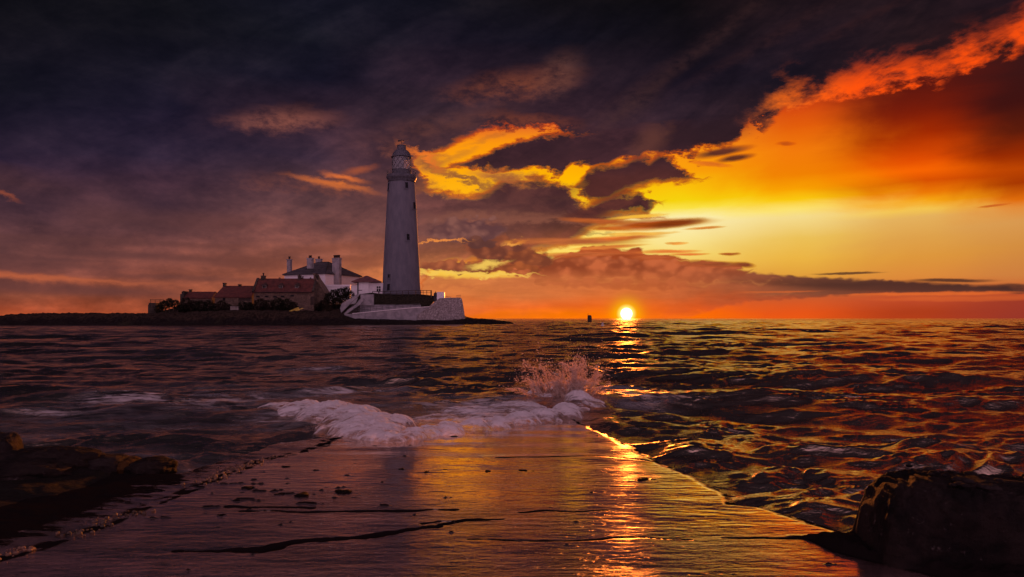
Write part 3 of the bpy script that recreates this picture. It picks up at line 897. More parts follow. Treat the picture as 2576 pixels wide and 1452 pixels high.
# algae-covered shore
m, N, b = material("algae_shore")
t = N.new("ShaderNodeTexCoord")
n = N.noise(t.outputs["Object"], 2.0, 8, 0.65)
n2 = N.noise(t.outputs["Object"], 16.0, 6, 0.65)
c = N.mix(N.rng(n2, 0.35, 0.7), (0.004, 0.007, 0.003, 1), (0.014, 0.027, 0.009, 1))
c = N.mix(N.rng(n, 0.45, 0.65), c, (0.006, 0.005, 0.004, 1))
dk = N.new("ShaderNodeAttribute", attribute_name="dirt_dull")
c = N.mix(dk.outputs["Fac"], c, (0.012, 0.009, 0.009, 1))
N.l.new(c, b.inputs["Base Color"])
b.inputs["Roughness"].default_value = 0.7
b.inputs["Specular IOR Level"].default_value = 0.12
bump(N, b, n2, 0.9, 0.03)
M['algae_shore'] = m


def rock_mat(name, c1, c2, c3, rough=0.85, spec=0.12):
    m, N, b = material(name)
    t = N.new("ShaderNodeTexCoord")
    n = N.noise(t.outputs["Object"], 3.0, 9, 0.68)
    n2 = N.noise(t.outputs["Object"], 14.0, 7, 0.7)
    c = N.mix(N.rng(n, 0.38, 0.62), tuple(c1) + (1,), tuple(c2) + (1,))
    c = N.mix(N.rng(n2, 0.60, 0.70), c, tuple(c3) + (1,))
    N.l.new(c, b.inputs["Base Color"])
    b.inputs["Roughness"].default_value = rough
    b.inputs["Specular IOR Level"].default_value = spec
    bump(N, b, N.m('MULTIPLY_ADD', n2, 0.35, n), 1.0, 0.06)
    return m


M['boulder'] = rock_mat("boulder_dark", (0.006, 0.005, 0.005), (0.024, 0.017, 0.015), (0.08, 0.062, 0.06))
M['boulder_pale'] = rock_mat("boulder_pale", (0.010, 0.008, 0.008), (0.032, 0.024, 0.023), (0.08, 0.06, 0.06))
M['boulder_orange'] = rock_mat("boulder_orange", (0.012, 0.007, 0.004), (0.09, 0.042, 0.014), (0.02, 0.012, 0.006))
M['weed'] = rock_mat("weed", (0.004, 0.003, 0.003), (0.010, 0.007, 0.006), (0.014, 0.010, 0.009), 0.75, 0.08)
M['pebble'] = rock_mat("pebble", (0.06, 0.04, 0.03), (0.24, 0.13, 0.08), (0.42, 0.26, 0.17), 0.45, 0.5)

# foam: white water with thin misty rims
m, N, b = material("sea_foam")
t = N.new("ShaderNodeTexCoord")
at = N.new("ShaderNodeAttribute", attribute_name="dens")
mp = N.new("ShaderNodeMapping")
mp.inputs[3].default_value = (0.7, 1.6, 1)
N.l.new(t.outputs["Object"], mp.inputs[0])
n = N.noise(mp.outputs[0], 3.2, 8, 0.66, 1.0)
n2 = N.noise(mp.outputs[0], 11.0, 6, 0.6, 0.5)
b.inputs["Base Color"].default_value = (0.90, 0.88, 0.90, 1)
b.inputs["Roughness"].default_value = 0.9
b.inputs["Specular IOR Level"].default_value = 0.1
bump(N, b, N.m('MULTIPLY_ADD', n2, 0.4, n), 0.6, 0.10)
tl = N.new("ShaderNodeBsdfTranslucent")
tl.inputs[0].default_value = (0.92, 0.88, 0.90, 1)
mxx = N.new("ShaderNodeMixShader")
mxx.inputs[0].default_value = 0.25
N.l.new(b.outputs[0], mxx.inputs[1])
N.l.new(tl.outputs[0], mxx.inputs[2])
tr = N.new("ShaderNodeBsdfTransparent")
mx2 = N.new("ShaderNodeMixShader")
dd = N.m('MULTIPLY_ADD', N.sub(n2, 0.5), 1.0, N.m('MULTIPLY_ADD', N.sub(n, 0.5), 2.6, at.outputs["Fac"]))
N.l.new(N.mul(N.rng(dd, 0.08, 0.85), N.rng(at.outputs["Fac"], 0.0, 0.2)), mx2.inputs[0])
N.l.new(tr.outputs[0], mx2.inputs[1])
N.l.new(mxx.outputs[0], mx2.inputs[2])
N.l.new(mx2.outputs[0], N.n["Material Output"].inputs[0])
M['sea_foam'] = m

# spray drops
m, N, b = material("spray_water")
b.inputs["Base Color"].default_value = (0.9, 0.86, 0.84, 1)
b.inputs["Roughness"].default_value = 0.3
tl = N.new("ShaderNodeBsdfTranslucent")
tl.inputs[0].default_value = (0.97, 0.84, 0.76, 1)  # warm tint in the drops adds to the orange backlight
mxx = N.new("ShaderNodeMixShader")
mxx.inputs[0].default_value = 0.88
N.l.new(b.outputs[0], mxx.inputs[1])
N.l.new(tl.outputs[0], mxx.inputs[2])
N.l.new(mxx.outputs[0], N.n["Material Output"].inputs[0])
M['spray'] = m

# ------------------------------------------------------------------ causeway outline (photo points on the slab, made into plan points)
SLZ = 0.12


def plan(pts, z=SLZ):
    q = np.array([ground(x, y, z) for x, y in pts])
    q = q[np.argsort(q[:, 1])]
    return q


EDGE_R = plan([(1440, 1030), (1454, 1045), (1514, 1076), (1570, 1104), (1604, 1123), (1645, 1145), (1689, 1172), (1736, 1189), (1783, 1211), (1823, 1233), (1846, 1250), (1847, 1268), (1929, 1275), (2001, 1298), (2090, 1330), (2200, 1362), (2420, 1400), (2760, 1440), (3200, 1500)])
EDGE_L = plan([(905, 1075), (870, 1086), (700, 1113), (620, 1140), (540, 1166), (470, 1190), (300, 1200), (-100, 1210), (-600, 1220)])
SEAM = plan([(800, 1120), (650, 1156), (560, 1192), (470, 1232), (340, 1290), (200, 1345), (0, 1412), (-200, 1470), (-700, 1600)])
RIDGE = plan([(1979, 1351), (2053, 1363), (2117, 1393), (2184, 1411), (2265, 1430), (2420, 1470), (2600, 1520)])


def slab_z(X, Y):
    """surface of the concrete, falling slowly towards the sea at its far end"""
    z = 0.15 - 0.0115 * np.clip(Y - 3.0, 0, 20)
    z = z - 0.035 * sstep(Y, 8.8, 12.5)
    return z


def xr_at(Y): return np.interp(Y, EDGE_R[:, 1], EDGE_R[:, 0])
def xl_at(Y): return np.interp(Y, EDGE_L[:, 1], EDGE_L[:, 0])
def seam_at(Y): return np.interp(Y, SEAM[:, 1], SEAM[:, 0])


# ------------------------------------------------------------------ sea
r = [2.3]
while r[-1] < 7000:
    r.append(r[-1] * (1.0048 if r[-1] < 700 else 1.02))
r = np.array(r + [12000, 30000, 90000])
th = np.radians(np.linspace(-66, 66, 760))
R_, T_ = np.meshgrid(r, th, indexing='ij')
X0 = R_ * np.sin(T_)
Y0 = R_ * np.cos(T_)
cell = np.maximum(R_ * 0.0048, R_ * np.radians(132 / 760.0) * 0.6)
DX = np.zeros_like(X0)
DY = np.zeros_like(X0)
DZ = np.zeros_like(X0)
wr = np.random.default_rng(5)


def addwaves(n, l0, l1, ka, spread, mean):
    lam = np.exp(np.linspace(math.log(l0), math.log(l1), n) + wr.normal(0, 0.06, n))
    for L in lam:
        k = 2 * np.pi / L
        d = mean + wr.normal(0, spread)
        kx, ky = k * math.sin(d), k * math.cos(d)
        a = ka * L / (2 * np.pi) * wr.uniform(0.6, 1.35)
        ph = wr.uniform(0, 2 * np.pi)
        w = sstep(L / cell, 2.2, 5.0)
        arg = kx * X0 + ky * Y0 + ph
        s, c = np.sin(arg), np.cos(arg)
        q = 0.8
        DZ[...] += w * a * c
        DX[...] -= w * a * q * math.sin(d) * s
        DY[...] -= w * a * q * math.cos(d) * s


MEAN = math.radians(190)
addwaves(7, 16.0, 7.0, 0.024, 0.22, MEAN)
addwaves(12, 6.5, 2.4, 0.030, 0.28, MEAN)
addwaves(24, 2.3, 0.75, 0.036, 0.40, MEAN)
addwaves(24, 0.72, 0.2, 0.026, 0.60, MEAN)
# peaked chop: sharp crests with rounded troughs
ca, sa_ = math.cos(0.16), math.sin(0.16)
U0 = X0 * ca + Y0 * sa_
V0 = Y0 * ca - X0 * sa_
wu = 0.9 * fbm(U0 / 2.6, V0 / 2.6, 3, 41)
wv = 0.6 * fbm(U0 / 2.2, V0 / 1.8, 3, 43)
for (lu, lv, am, sd_) in ((20.0, 8.5, 0.34, 44), (9.0, 4.2, 0.22, 45), (3.8, 1.8, 0.068, 47), (1.7, 0.76, 0.054, 49), (0.8, 0.33, 0.046, 53), (0.36, 0.15, 0.022, 57)):
    w = sstep(lv / cell, 1.6, 4.0)
    n_ = perlin((U0 + wu) / lu, (V0 + wv) / lv, sd_)
    rg_ = 1.0 - np.sqrt(n_ * n_ + 0.004) * 2.0
    patch = 0.55 + 0.9 * sstep(perlin(U0 / (lu * 3.1) + 7.7, V0 / (lv * 3.3), sd_ + 1), -0.35, 0.4)
    DZ += w * am * patch * (rg_ - 0.35)
    if lu > 5:
        DZ -= w * am * (0.6 if lu < 15 else 1.0) * (1 - sstep(R_, 25, 70)) * patch * (rg_ - 0.35)
# groups of waves: some patches steeper than others
gr = 0.9 + 0.5 * fbm(X0 / 13.0, Y0 / 9.0, 3, 77)
# calmer over and beside the causeway, and to the left of it
in_x = np.maximum(X0 - xr_at(Y0), xl_at(Y0) - X0)
dcw = np.maximum(np.maximum(in_x, Y0 - 12.0), 0.0)
damp = 0.12 + 0.88 * sstep(dcw, -0.1, 1.0)
left = sstep(X0 / np.maximum(Y0, 1.0), 0.02, -0.25)
damp *= 1.0 - 0.30 * left
# lee of the island
damp *= 1.0 - 0.5 * sstep(R_, 90, 170) * left
amp = gr * damp
SX = X0 + DX * amp
SY = Y0 + DY * amp
SZ = DZ * amp
SZ += 0.02 - 0.12 * sstep(Y0, 12.5, 8.5)
# sink the water under the concrete where the slab is dry
slabin = (in_x < 0) & (Y0 < 14)
under = slab_z(X0, Y0) - 0.12
dry = sstep(Y0, 11.2, 8.6)
SZ = np.where(slabin, SZ * (1 - dry) + np.minimum(SZ, under) * dry, SZ)
# the wave that climbs the end of the slab
bx, by = ground(1250, 1030, 0.1)
SZ += 0.10 * np.exp(-((Y0 - by - 1.2 - 0.12 * (X0 + 1)) / 1.6) ** 2) * np.exp(-((X0 + 0.8) / 4.0) ** 2)
px_ = CX + F * SX / SY
py_ = HOR + F * (CAMZ - SZ) / SY


def blob(cx, cy, rx, ry, z=0.05):
    gx, gy = ground(cx, cy, z)
    sx = rx / F * gy
    y1 = ground(cx, cy - ry, z)[1]
    y2 = ground(cx, cy + ry, z)[1]
    sy = (y1 - y2) / 2
    return np.exp(-(((X0 - gx) / sx) ** 2 + ((Y0 - gy) / sy) ** 2) * 1.1)


foam = np.zeros_like(X0)
for cx, cy, rx, ry, a in ((220, 1035, 420, 45, 0.46), (520, 985, 420, 34, 0.46), (330, 1130, 300, 34, 0.42), (700, 900, 500, 40, 0.24), (200, 900, 400, 50, 0.2)):
    foam = np.maximum(foam, a * blob(cx, cy, rx, ry))
for cx, cy, rx, ry, a in ((330, 1000, 190, 20, 0.62), (560, 1010, 200, 26, 0.7), (780, 930, 110, 12, 0.5), (880, 990, 160, 22, 0.75), (150, 1030, 120, 16, 0.5), (420, 1062, 160, 14, 0.4),
                          (700, 1050, 170, 24, 0.45), (1200, 1030, 320, 26, 0.85), (1420, 990, 120, 34, 0.8), (1580, 1000, 110, 26, 0.55), (560, 1150, 120, 12, 0.75), (640, 1128, 90, 8, 0.7), (470, 1170, 60, 8, 0.6), (100, 1080, 120, 16, 0.3)):
    foam = np.maximum(foam, min(1.0, 1.75 * a) * blob(cx, cy, rx, ry))
# small whitecaps on the steepest crests
foam = np.maximum(foam, 0.42 * sstep(SZ / np.maximum(amp, 0.2), 0.34, 0.6) * sstep(R_, 200, 60))
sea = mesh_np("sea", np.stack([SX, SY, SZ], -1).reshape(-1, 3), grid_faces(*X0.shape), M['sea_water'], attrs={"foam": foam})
tag(sea, kind="structure")
del DX, DY, DZ, px_, py_

# ------------------------------------------------------------------ causeway slab and shore
ny, nx = 900, 820
yy = np.exp(np.linspace(math.log(2.3), math.log(14.5), ny))
xx = np.linspace(-1, 1, nx)
Yg, Ug = np.meshgrid(yy, xx, indexing='ij')
Xg = Ug * (3.2 + 0.55 * Yg) - 0.2
wob = fbm(Xg * 2.2, Yg * 2.2, 4, 3) * 0.06 + fbm(Xg * 9, Yg * 9, 3, 5) * 0.025
dr = xr_at(Yg) - Xg + wob           # >0 inside
dl = Xg - xl_at(Yg) + wob * 1.5
Zg = slab_z(Xg, Yg) + 0.010 * fbm(Xg * 0.7, Yg * 0.5, 3, 21) + 0.0028 * fbm(Xg * 1.2, Yg * 4.5, 4, 22) + 0.0018 * fbm(Xg * 5, Yg * 16, 3, 23)
dirt_dull = np.zeros_like(Xg)


def line_dist(pts, z=SLZ, wig=0.04, seed=31, freq=2.5):
    q = np.array([ground(x, y, z) for x, y in pts])
    px = Xg + wig * fbm(Xg * freq, Yg * freq, 4, seed)
    py = Yg + wig * fbm(Xg * freq, Yg * freq, 4, seed + 1)
    best = np.full_like(Xg, 9.0)
    for (x1, y1), (x2, y2) in zip(q[:-1], q[1:]):
        ex, ey = x2 - x1, y2 - y1
        t = np.clip(((px - x1) * ex + (py - y1) * ey) / (ex * ex + ey * ey), 0, 1)
        best = np.minimum(best, np.hypot(px - x1 - t * ex, py - y1 - t * ey))
    return best


def crack(pts, w, depth, wig=0.05, seed=31, dk=1.0, freq=2.5):
    global Zg, dirt_dull
    d = line_dist(pts, wig=wig, seed=seed, freq=freq)
    ww = w * (0.42 + 1.25 * np.clip(fbm(Xg * 2.6, Yg * 2.6, 4, seed + 9, 0.6) + 0.22, -0.12, 0.8) + 0.35 * fbm(Xg * 13, Yg * 13, 3, seed + 5))
    k = sstep(d, ww, ww * 0.35)
    Zg = Zg - depth * k
    dirt_dull = np.maximum(dirt_dull, dk * sstep(d, ww * 1.6 + 0.004, ww * 0.9) * (0.75 + 0.35 * sstep(fbm(Xg * 4, Yg * 9, 3, seed + 3), -0.3, 0.1)))


def D5(pts):  # points read off an enlarged crop of the foreground
    return [(579.6 + x / 2.2222, 1127 + y / 2.2222) for x, y in pts]


crack(D5([(-300, 585), (-60, 580), (30, 572), (180, 570), (380, 532), (480, 522), (700, 512), (860, 490), (920, 478), (1000, 462), (1140, 448), (1170, 432), (1260, 418), (1320, 406), (1520, 400)]), 0.040, 0.06, 0.05, 31)
crack(D5([(915, 478), (1000, 460), (1150, 445)]), 0.055, 0.05, 0.05, 35)
crack(D5([(0, 575), (90, 575), (180, 572), (240, 562)]), 0.055, 0.05, 0.06, 36)
crack(D5([(1090, 425), (1200, 412), (1320, 405)]), 0.035, 0.05, 0.05, 37)
crack(D5([(60, 358), (250, 352), (420, 360), (700, 352), (1000, 350), (1150, 345), (1250, 346)]), 0.026, 0.04, 0.03, 51)
crack(D5([(-20, 330), (120, 336), (260, 330), (450, 335)]), 0.03, 0.03, 0.05, 53, 0.8)
crack(D5([(1620, 362), (1760, 352), (1900, 360), (2100, 350)]), 0.016, 0.02, 0.05, 57, 0.8)
crack(D5([(1330, 520), (1600, 530), (1900, 530), (2150, 512), (2330, 508), (2576, 520)]), 0.016, 0.02, 0.04, 61, 0.7)
crack([(1250, 1146), (1400, 1144), (1500, 1140), (1600, 1150), (1680, 1160)], 0.03, 0.012, 0.05, 65, 0.5)
crack([(1820, 1355), (2000, 1358), (2200, 1372)], 0.02, 0.02, 0.05, 67, 0.7)
# low swells of running water near the sea end
Zg += 0.0035 * np.sin(Yg * 9.0 + 2.0 * fbm(Xg * 0.5, Yg * 0.7, 3, 71)) * sstep(Yg, 6.5, 8.5)
# dark rubble lip in front of the block
rid = np.interp(Yg, RIDGE[:, 1], RIDGE[:, 0])
rr_ = Xg - rid
inr = sstep(rr_, -0.03, 0.06) * sstep(Yg, RIDGE[-1, 1] + 0.05, RIDGE[-1, 1] - 0.15)
Zg += inr * (0.03 + 0.05 * np.clip(fbm(Xg * 5, Yg * 5, 4, 81, ridged=True), -0.2, 1))
dirt_dull = np.maximum(dirt_dull, sstep(rr_, -0.10, -0.02) * sstep(Yg, RIDGE[-1, 1] + 0.05, RIDGE[-1, 1] - 0.15) * (0.75 + 0.5 * fbm(Xg * 3, Yg * 3, 4, 83)))
# left margin: broken edge with weed
sm = seam_at(Yg)
ds = sm - Xg + 2.0 * wob            # >0 left of the seam
lf = sstep(ds, 0.0, 0.5)
Zg += lf * 0.02 + sstep(ds, 0.4, 1.8) * (0.10 + 0.10 * fbm(Xg * 1.5, Yg * 1.5, 5, 91))
dirt_dull = np.maximum(dirt_dull, sstep(Yg, 8.6, 6.8) * sstep(ds * 1.0 + 0.6 * fbm(Xg * 3.5, Yg * 8.0, 5, 193, 0.66), 0.12, 0.55) * (0.8 + 0.3 * fbm(Xg * 2, Yg * 7, 4, 93)))
dirt_dull = np.maximum(dirt_dull, 0.9 * sstep(ds, 0.15, -0.02) * sstep(ds, -0.12, -0.02) * sstep(fbm(Xg * 6, Yg * 6, 3, 95), -0.2, 0.2))
# specks of weed
sp_ = fbm(Xg * 3.2, Yg * 9.0, 5, 101, 0.62)
area = np.exp(-(((Xg + 2.4) / 1.3) ** 2 + ((Yg - 6.3) / 0.9) ** 2)) + 0.35 * np.exp(-(((Xg + 1.6) / 1.6) ** 2 + ((Yg - 5.3) / 0.8) ** 2))
spk = sstep(sp_ + 0.20 * area, 0.47, 0.56)
dirt_dull = np.maximum(dirt_dull, 0.9 * spk)
Zg += 0.012 * spk
# outside the outline the concrete drops away
drop = np.minimum(dr, dl)
edge_rag = sstep(dr, 0.12, 0.0)
dirt_dull = np.maximum(dirt_dull, sstep(dr, 0.11, 0.02) * (0.25 + 0.75 * sstep(fbm(Xg * 4, Yg * 4, 4, 113, 0.65), -0.05, 0.25)) * sstep(Yg, 14, 13))  # right edge darkened in colour to mute its sunlit rim
Zg -= 0.03 * edge_rag * (0.5 + 0.5 * fbm(Xg * 7, Yg * 7, 3, 111))
Zg -= 0.9 * sstep(drop, 0.0, -0.22)
film = sstep(Yg + 0.45 * Xg + 0.5 * fbm(Xg * 0.7, Yg * 2.2, 4, 131), 4.7, 6.2) * sstep(ds, 0.3, -0.3)
keep_v = drop > -0.30
kv = keep_v[:-1, :-1] & keep_v[1:, 1:] & keep_v[1:, :-1] & keep_v[:-1, 1:]
is_left = (ds + 0.5 * fbm(Xg * 1.5, Yg * 1.5, 4, 97) > 0.95)[:-1, :-1]
co = np.stack([Xg, Yg, Zg], -1).reshape(-1, 3)
AT = {"dirt_dull": dirt_dull, "film": film}
fc = grid_faces(ny, nx, kv & ~is_left)
c2, f2_, a2 = compact(co, fc, AT)
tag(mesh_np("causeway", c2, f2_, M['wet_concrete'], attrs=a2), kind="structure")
fc = grid_faces(ny, nx, kv & is_left)
c2, f2_, a2 = compact(co, fc, AT)
tag(mesh_np("shore", c2, f2_, M['algae_shore'], attrs=a2), kind="structure")


def slab_at(X, Y):
    i = int(np.argmin(np.abs(yy - Y)))
    j = int(np.argmin(np.abs(Xg[i] - X)))
    return float(Zg[i, j])

# ------------------------------------------------------------------ island terrain
nyi, nxi = 260, 1150
Yi = np.linspace(166, 330, nyi)[:, None] * np.ones((1, nxi))
Yi = 166 + (Yi - 166) ** 1.0
Xi = np.linspace(-230, 9, nxi)[None, :] * np.ones((nyi, 1))
upx = CX + F * Xi / 186.0      # photo column this stretch of shore is seen at
Hc = np.interp(upx, [-900, -40, 30, 100, 200, 380, 480, 640, 850, 900, 1060, 1160, 1175, 1215, 1262, 1300, 1330],
               [1.3, 1.7, 1.9, 2.5, 2.6, 2.5, 2.8, 3.4, 3.0, 1.4, 1.0, 1.1, 1.2, 1.1, 0.4, 0.0, -0.6])
Hb = np.interp(upx, [-900, 100, 370, 400, 460, 640, 850, 900, 1060, 1110, 1150, 1185, 1330],
               [1.3, 2.4, 2.6, 4.3, 5.0, 5.2, 5.5, 6.0, 6.0, 2.5, 1.5, 1.4, -0.4])
shore0 = 172.0 + 3.5 * fbm(Xi / 22.0, Yi * 0 + 1.7, 4, 201) + 4.0 * sstep(upx, 1180, 1330)
rise = sstep(Yi, shore0, shore0 + 7.0)
back = sstep(Yi, shore0 + 13.0, shore0 + 22.0)
Zi = -1.2 + (Hc + 1.2) * rise + (Hb - Hc) * back
rk = fbm(Xi / 4.0, Yi / 3.0, 6, 211, 0.58, ridged=True)
rk2 = fbm(Xi / 1.1, Yi / 0.9, 4, 215, 0.6)
lowk = 1.0 - 0.6 * sstep(upx, 830, 890) * sstep(upx, 1190, 1150)
Zi += (0.75 * rk + 0.34 * rk2) * rise * (1 - 0.6 * back) * lowk
Zi += 0.35 * rise * (1 - back) * fbm(Xi / 9.0, Yi / 2.0, 4, 221)
Zi -= 4.0 * sstep(Yi, 285, 320)
Zi -= 3.0 * sstep(Xi, -1.0, 6.0)
grass = sstep(fbm(Xi / 6.0, Yi / 5.0, 4, 231) + 0.9 * back - 0.2, 0.0, 0.4)
tag(mesh_np("island", np.stack([Xi, Yi, Zi], -1).reshape(-1, 3), grid_faces(nyi, nxi), M['island_rock'], attrs={"grass": grass}), kind="structure")


def island_z(X, Y):
    i = min(nyi - 1, max(0, int(round((Y - 166) / (330 - 166) * (nyi - 1)))))
    j = min(nxi - 1, max(0, int(round((X + 230) / 239 * (nxi - 1)))))
    return float(Zi[i, j])


def Q(px, py, Y):
    """photo pixel -> (x, z) at distance Y"""
    p = P(px, py, Y)
    return p.x, p.z


# ------------------------------------------------------------------ lighthouse
LY = 200.0
s = LY / F
lx = (1010.2 - CX) * s
z_of = lambda py: CAMZ + (HOR - py) * s
LZ = z_of(742)
lh = thing("lighthouse", "tall white tapering lighthouse tower on the island with a domed lantern on top", "lighthouse", (lx, LY, LZ))
zr = lambda py: z_of(py) - LZ
prof = [(49.6, 752), (48.8, 735), (48.3, 729), (46.9, 712), (45.5, 672), (43.4, 636), (41.4, 600), (39.2, 560), (37.2, 519), (35.0, 487), (33.4, 464), (33.0, 457.5)]
mb = MB()
mb.lathe([(r_ * s, zr(y)) for r_, y in prof], 72)
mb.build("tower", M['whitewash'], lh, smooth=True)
tower_r = lambda py: float(np.interp(py, [p[1] for p in prof][::-1], [p[0] for p in prof][::-1])) * s
mb = MB()
mb.lathe([(33.2 * s, zr(457.4)), (34.6 * s, zr(455.6)), (34.6 * s, zr(454.2)), (35.6 * s, zr(453.2)), (37.2 * s, zr(450.6)), (37.8 * s, zr(449.2)), (37.8 * s, zr(445.4)), (37.0 * s, zr(444.6)), (37.0 * s, zr(442.6)), (20 * s, zr(442.4))], 72, cap=False)
mb.build("gallery", M['grey_metal'], lh, smooth=True)
mb = MB()
mb.lathe([(33.6 * s, zr(460.4)), (34.3 * s, zr(460.0)), (34.3 * s, zr(459.0)), (33.4 * s, zr(458.4))], 72, cap=False)
mb.build("string_course", M['dark_paint'], lh, smooth=True)
mb = MB()
for i in range(28):
    a = 2 * pi * i / 28
    cx_, cy_ = 36.2 * s * cos(a), 36.2 * s * sin(a)
    mb.bar((cx_, cy_, zr(442.8)), (cx_, cy_, zr(431.5)), 0.035, 5)
for hz in (438.5, 435.0, 431.6):
    for i in range(56):
        a, b2 = 2 * pi * i / 56, 2 * pi * (i + 1) / 56
        mb.bar((36.2 * s * cos(a), 36.2 * s * sin(a), zr(hz)), (36.2 * s * cos(b2), 36.2 * s * sin(b2), zr(hz)), 0.022, 4)
mb.build("railing", M['rail_metal'], lh)
mb = MB()
mb.lathe([(24.0 * s, zr(442.5)), (24.0 * s, zr(430.5)), (24.6 * s, zr(430.2)), (24.6 * s, zr(429.2)), (23.2 * s, zr(429.0))], 48, cap=False)
mb.build("murette", M['grey_metal'], lh, smooth=True)
lant = MB()
lant.lathe([(23.4 * s, zr(429.2)), (23.4 * s, zr(397.2))], 32, cap=False)
lo = lant.build("lantern", M['lantern_glass'], lh, smooth=True)
mb = MB()
rg = 23.55 * s
nd = 12
zb, zt = zr(429.2), zr(397.2)
for i in range(nd):
    for sg in (1, -1):
        prev = None
        for k in range(7):
            f_ = k / 6
            a = 2 * pi * (i + sg * f_ * 2.0) / nd
            p = (rg * cos(a), rg * sin(a), zb + (zt - zb) * f_)
            if prev:
                mb.bar(prev, p, 0.055, 4)
            prev = p
for zz_ in (zb + 0.03, zt - 0.03):
    for i in range(32):
        a, b2 = 2 * pi * i / 32, 2 * pi * (i + 1) / 32
        mb.bar((rg * cos(a), rg * sin(a), zz_), (rg * cos(b2), rg * sin(b2), zz_), 0.07, 4)
mb.build("lattice", M['dark_paint'], lo)
# blanked landward panes
mb = MB()
mb.lathe([(23.1 * s, zr(429.0)), (23.1 * s, zr(397.4))], 28, radians(150), radians(150 + 143), cap=False)
mb.build("blind", M['grey_metal'], lo, smooth=True)
mb = MB()
mb.lathe([(2.2 * s, zr(442)), (2.2 * s, zr(426)), (4.0 * s, zr(424)), (5.0 * s, zr(416)), (4.0 * s, zr(408)), (1.2 * s, zr(405))], 16)
mb.build("lens", M['glass_dark'], lo, smooth=True)
mb = MB()
mb.lathe([(23.2 * s, zr(396.6)), (25.7 * s, zr(397.2)), (26.0 * s, zr(396.2)), (25.4 * s, zr(394.8)), (23.9 * s, zr(394.3)), (23.4 * s, zr(391.5)), (21.6 * s, zr(386.8)), (19.2 * s, zr(382.8)), (15.6 * s, zr(379.4)), (11.8 * s, zr(377.6))], 48, cap=False)
dome = mb.build("dome", M['grey_metal'], lh, smooth=True)
mb = MB()
mb.lathe([(11.9 * s, zr(378.2)), (11.9 * s, zr(376.0)), (11.3 * s, zr(375.6)), (11.3 * s, zr(368.0)), (12.0 * s, zr(367.6)), (12.0 * s, zr(366.4)), (9.0 * s, zr(365.6)), (1.0 * s, zr(364.6))], 32)
mb.build("ventilator", M['grey_metal'], dome, smooth=True)
mb = MB()
mb.bar((0, 0, zr(365.2)), (0, 0, zr(350.6)), 0.075, 6)
mb.bar((-6.5 * s, 0, zr(354.8)), (6.0 * s, 0, zr(353.4)), 0.05, 5)
mb.poly([(-9.2 * s, zr(356.6)), (-2.0 * s, zr(356.2)), (-1.4 * s, zr(353.0)), (-8.6 * s, zr(352.2)), (-9.6 * s, zr(354.2))], -0.05, 0.05)
mb.lathe([(0.02, -1.6 * s), (1.2 * s, -1.1 * s), (1.6 * s, 0), (1.2 * s, 1.1 * s), (0.02, 1.6 * s)], 10)
for i in range(len(mb.v) - 50, len(mb.v)):
    x_, y_, z_ = mb.v[i]
    mb.v[i] = (x_ + 5.4 * s, y_, z_ + zr(353.4))
mb.build("weather_vane", M['dark_paint'], dome)


def tower_window(dxp, py, wp, hp, name, sill=True):
    R = tower_r(py)
    ph = math.asin(max(-0.97, min(0.97, dxp * s / R)))
    rad = Vector((sin(ph), -cos(ph), 0))
    tan_ = Vector((cos(ph), sin(ph), 0))
    up = Vector((0, 0, 1))
    hw, hh = wp * s / 2, hp * s / 2
    sl = (tower_r(py + 10) - tower_r(py - 10)) / (20 * s)
    upv = (up - rad * sl).normalized()
    c = Vector((0, 0, zr(py))) + rad * R
    f = MB()
    d = 0.16
    f.obox(c - tan_ * (hw + 0.09) + rad * 0.02, tan_, rad, upv, 0.09, d, hh + 0.18)
    f.obox(c + tan_ * (hw + 0.09) + rad * 0.02, tan_, rad, upv, 0.09, d, hh + 0.18)
    f.obox(c + upv * (hh + 0.09) + rad * 0.02, tan_, rad, upv, hw, d, 0.09)
    if sill:
        f.obox(c - upv * (hh + 0.24) + rad * 0.06, tan_, rad, upv, hw + 0.35, d + 0.06, 0.09)
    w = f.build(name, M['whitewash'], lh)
    g = MB()
    g.obox(c, tan_, rad, upv, hw - 0.001, 0.03, hh - 0.001)
    pn = g.build("pane" if name == "window" else "leaf", M['glass_dark'], w)
    return w


tower_window(17.0, 471.5, 7.6, 14.0, "window")
tower_window(-28.6, 472.5, 8.6, 15.5, "window")
tower_window(33.6, 519.5, 10, 16.0, "window")
tower_window(21.6, 600.4, 7.6, 14.6, "window")
tower_window(-24.4, 697, 6.8, 8.0, "window")
tower_window(-24.8, 724.5, 9.2, 15.5, "door", False)

# ------------------------------------------------------------------ keeper's house (square, hipped roof, turned so two sides show)
HX, HZ = Q(818, 700, 200)
HXc = P(818, 700, 200)
al = radians(25)
GZ = 4.5
ez = CAMZ + (HOR - 688.5) / F * 200
hs = thing("keepers_house", "white square house with hipped slate roof and tall chimneys beside the lighthouse", "house", (HXc.x, 200, GZ), -al)
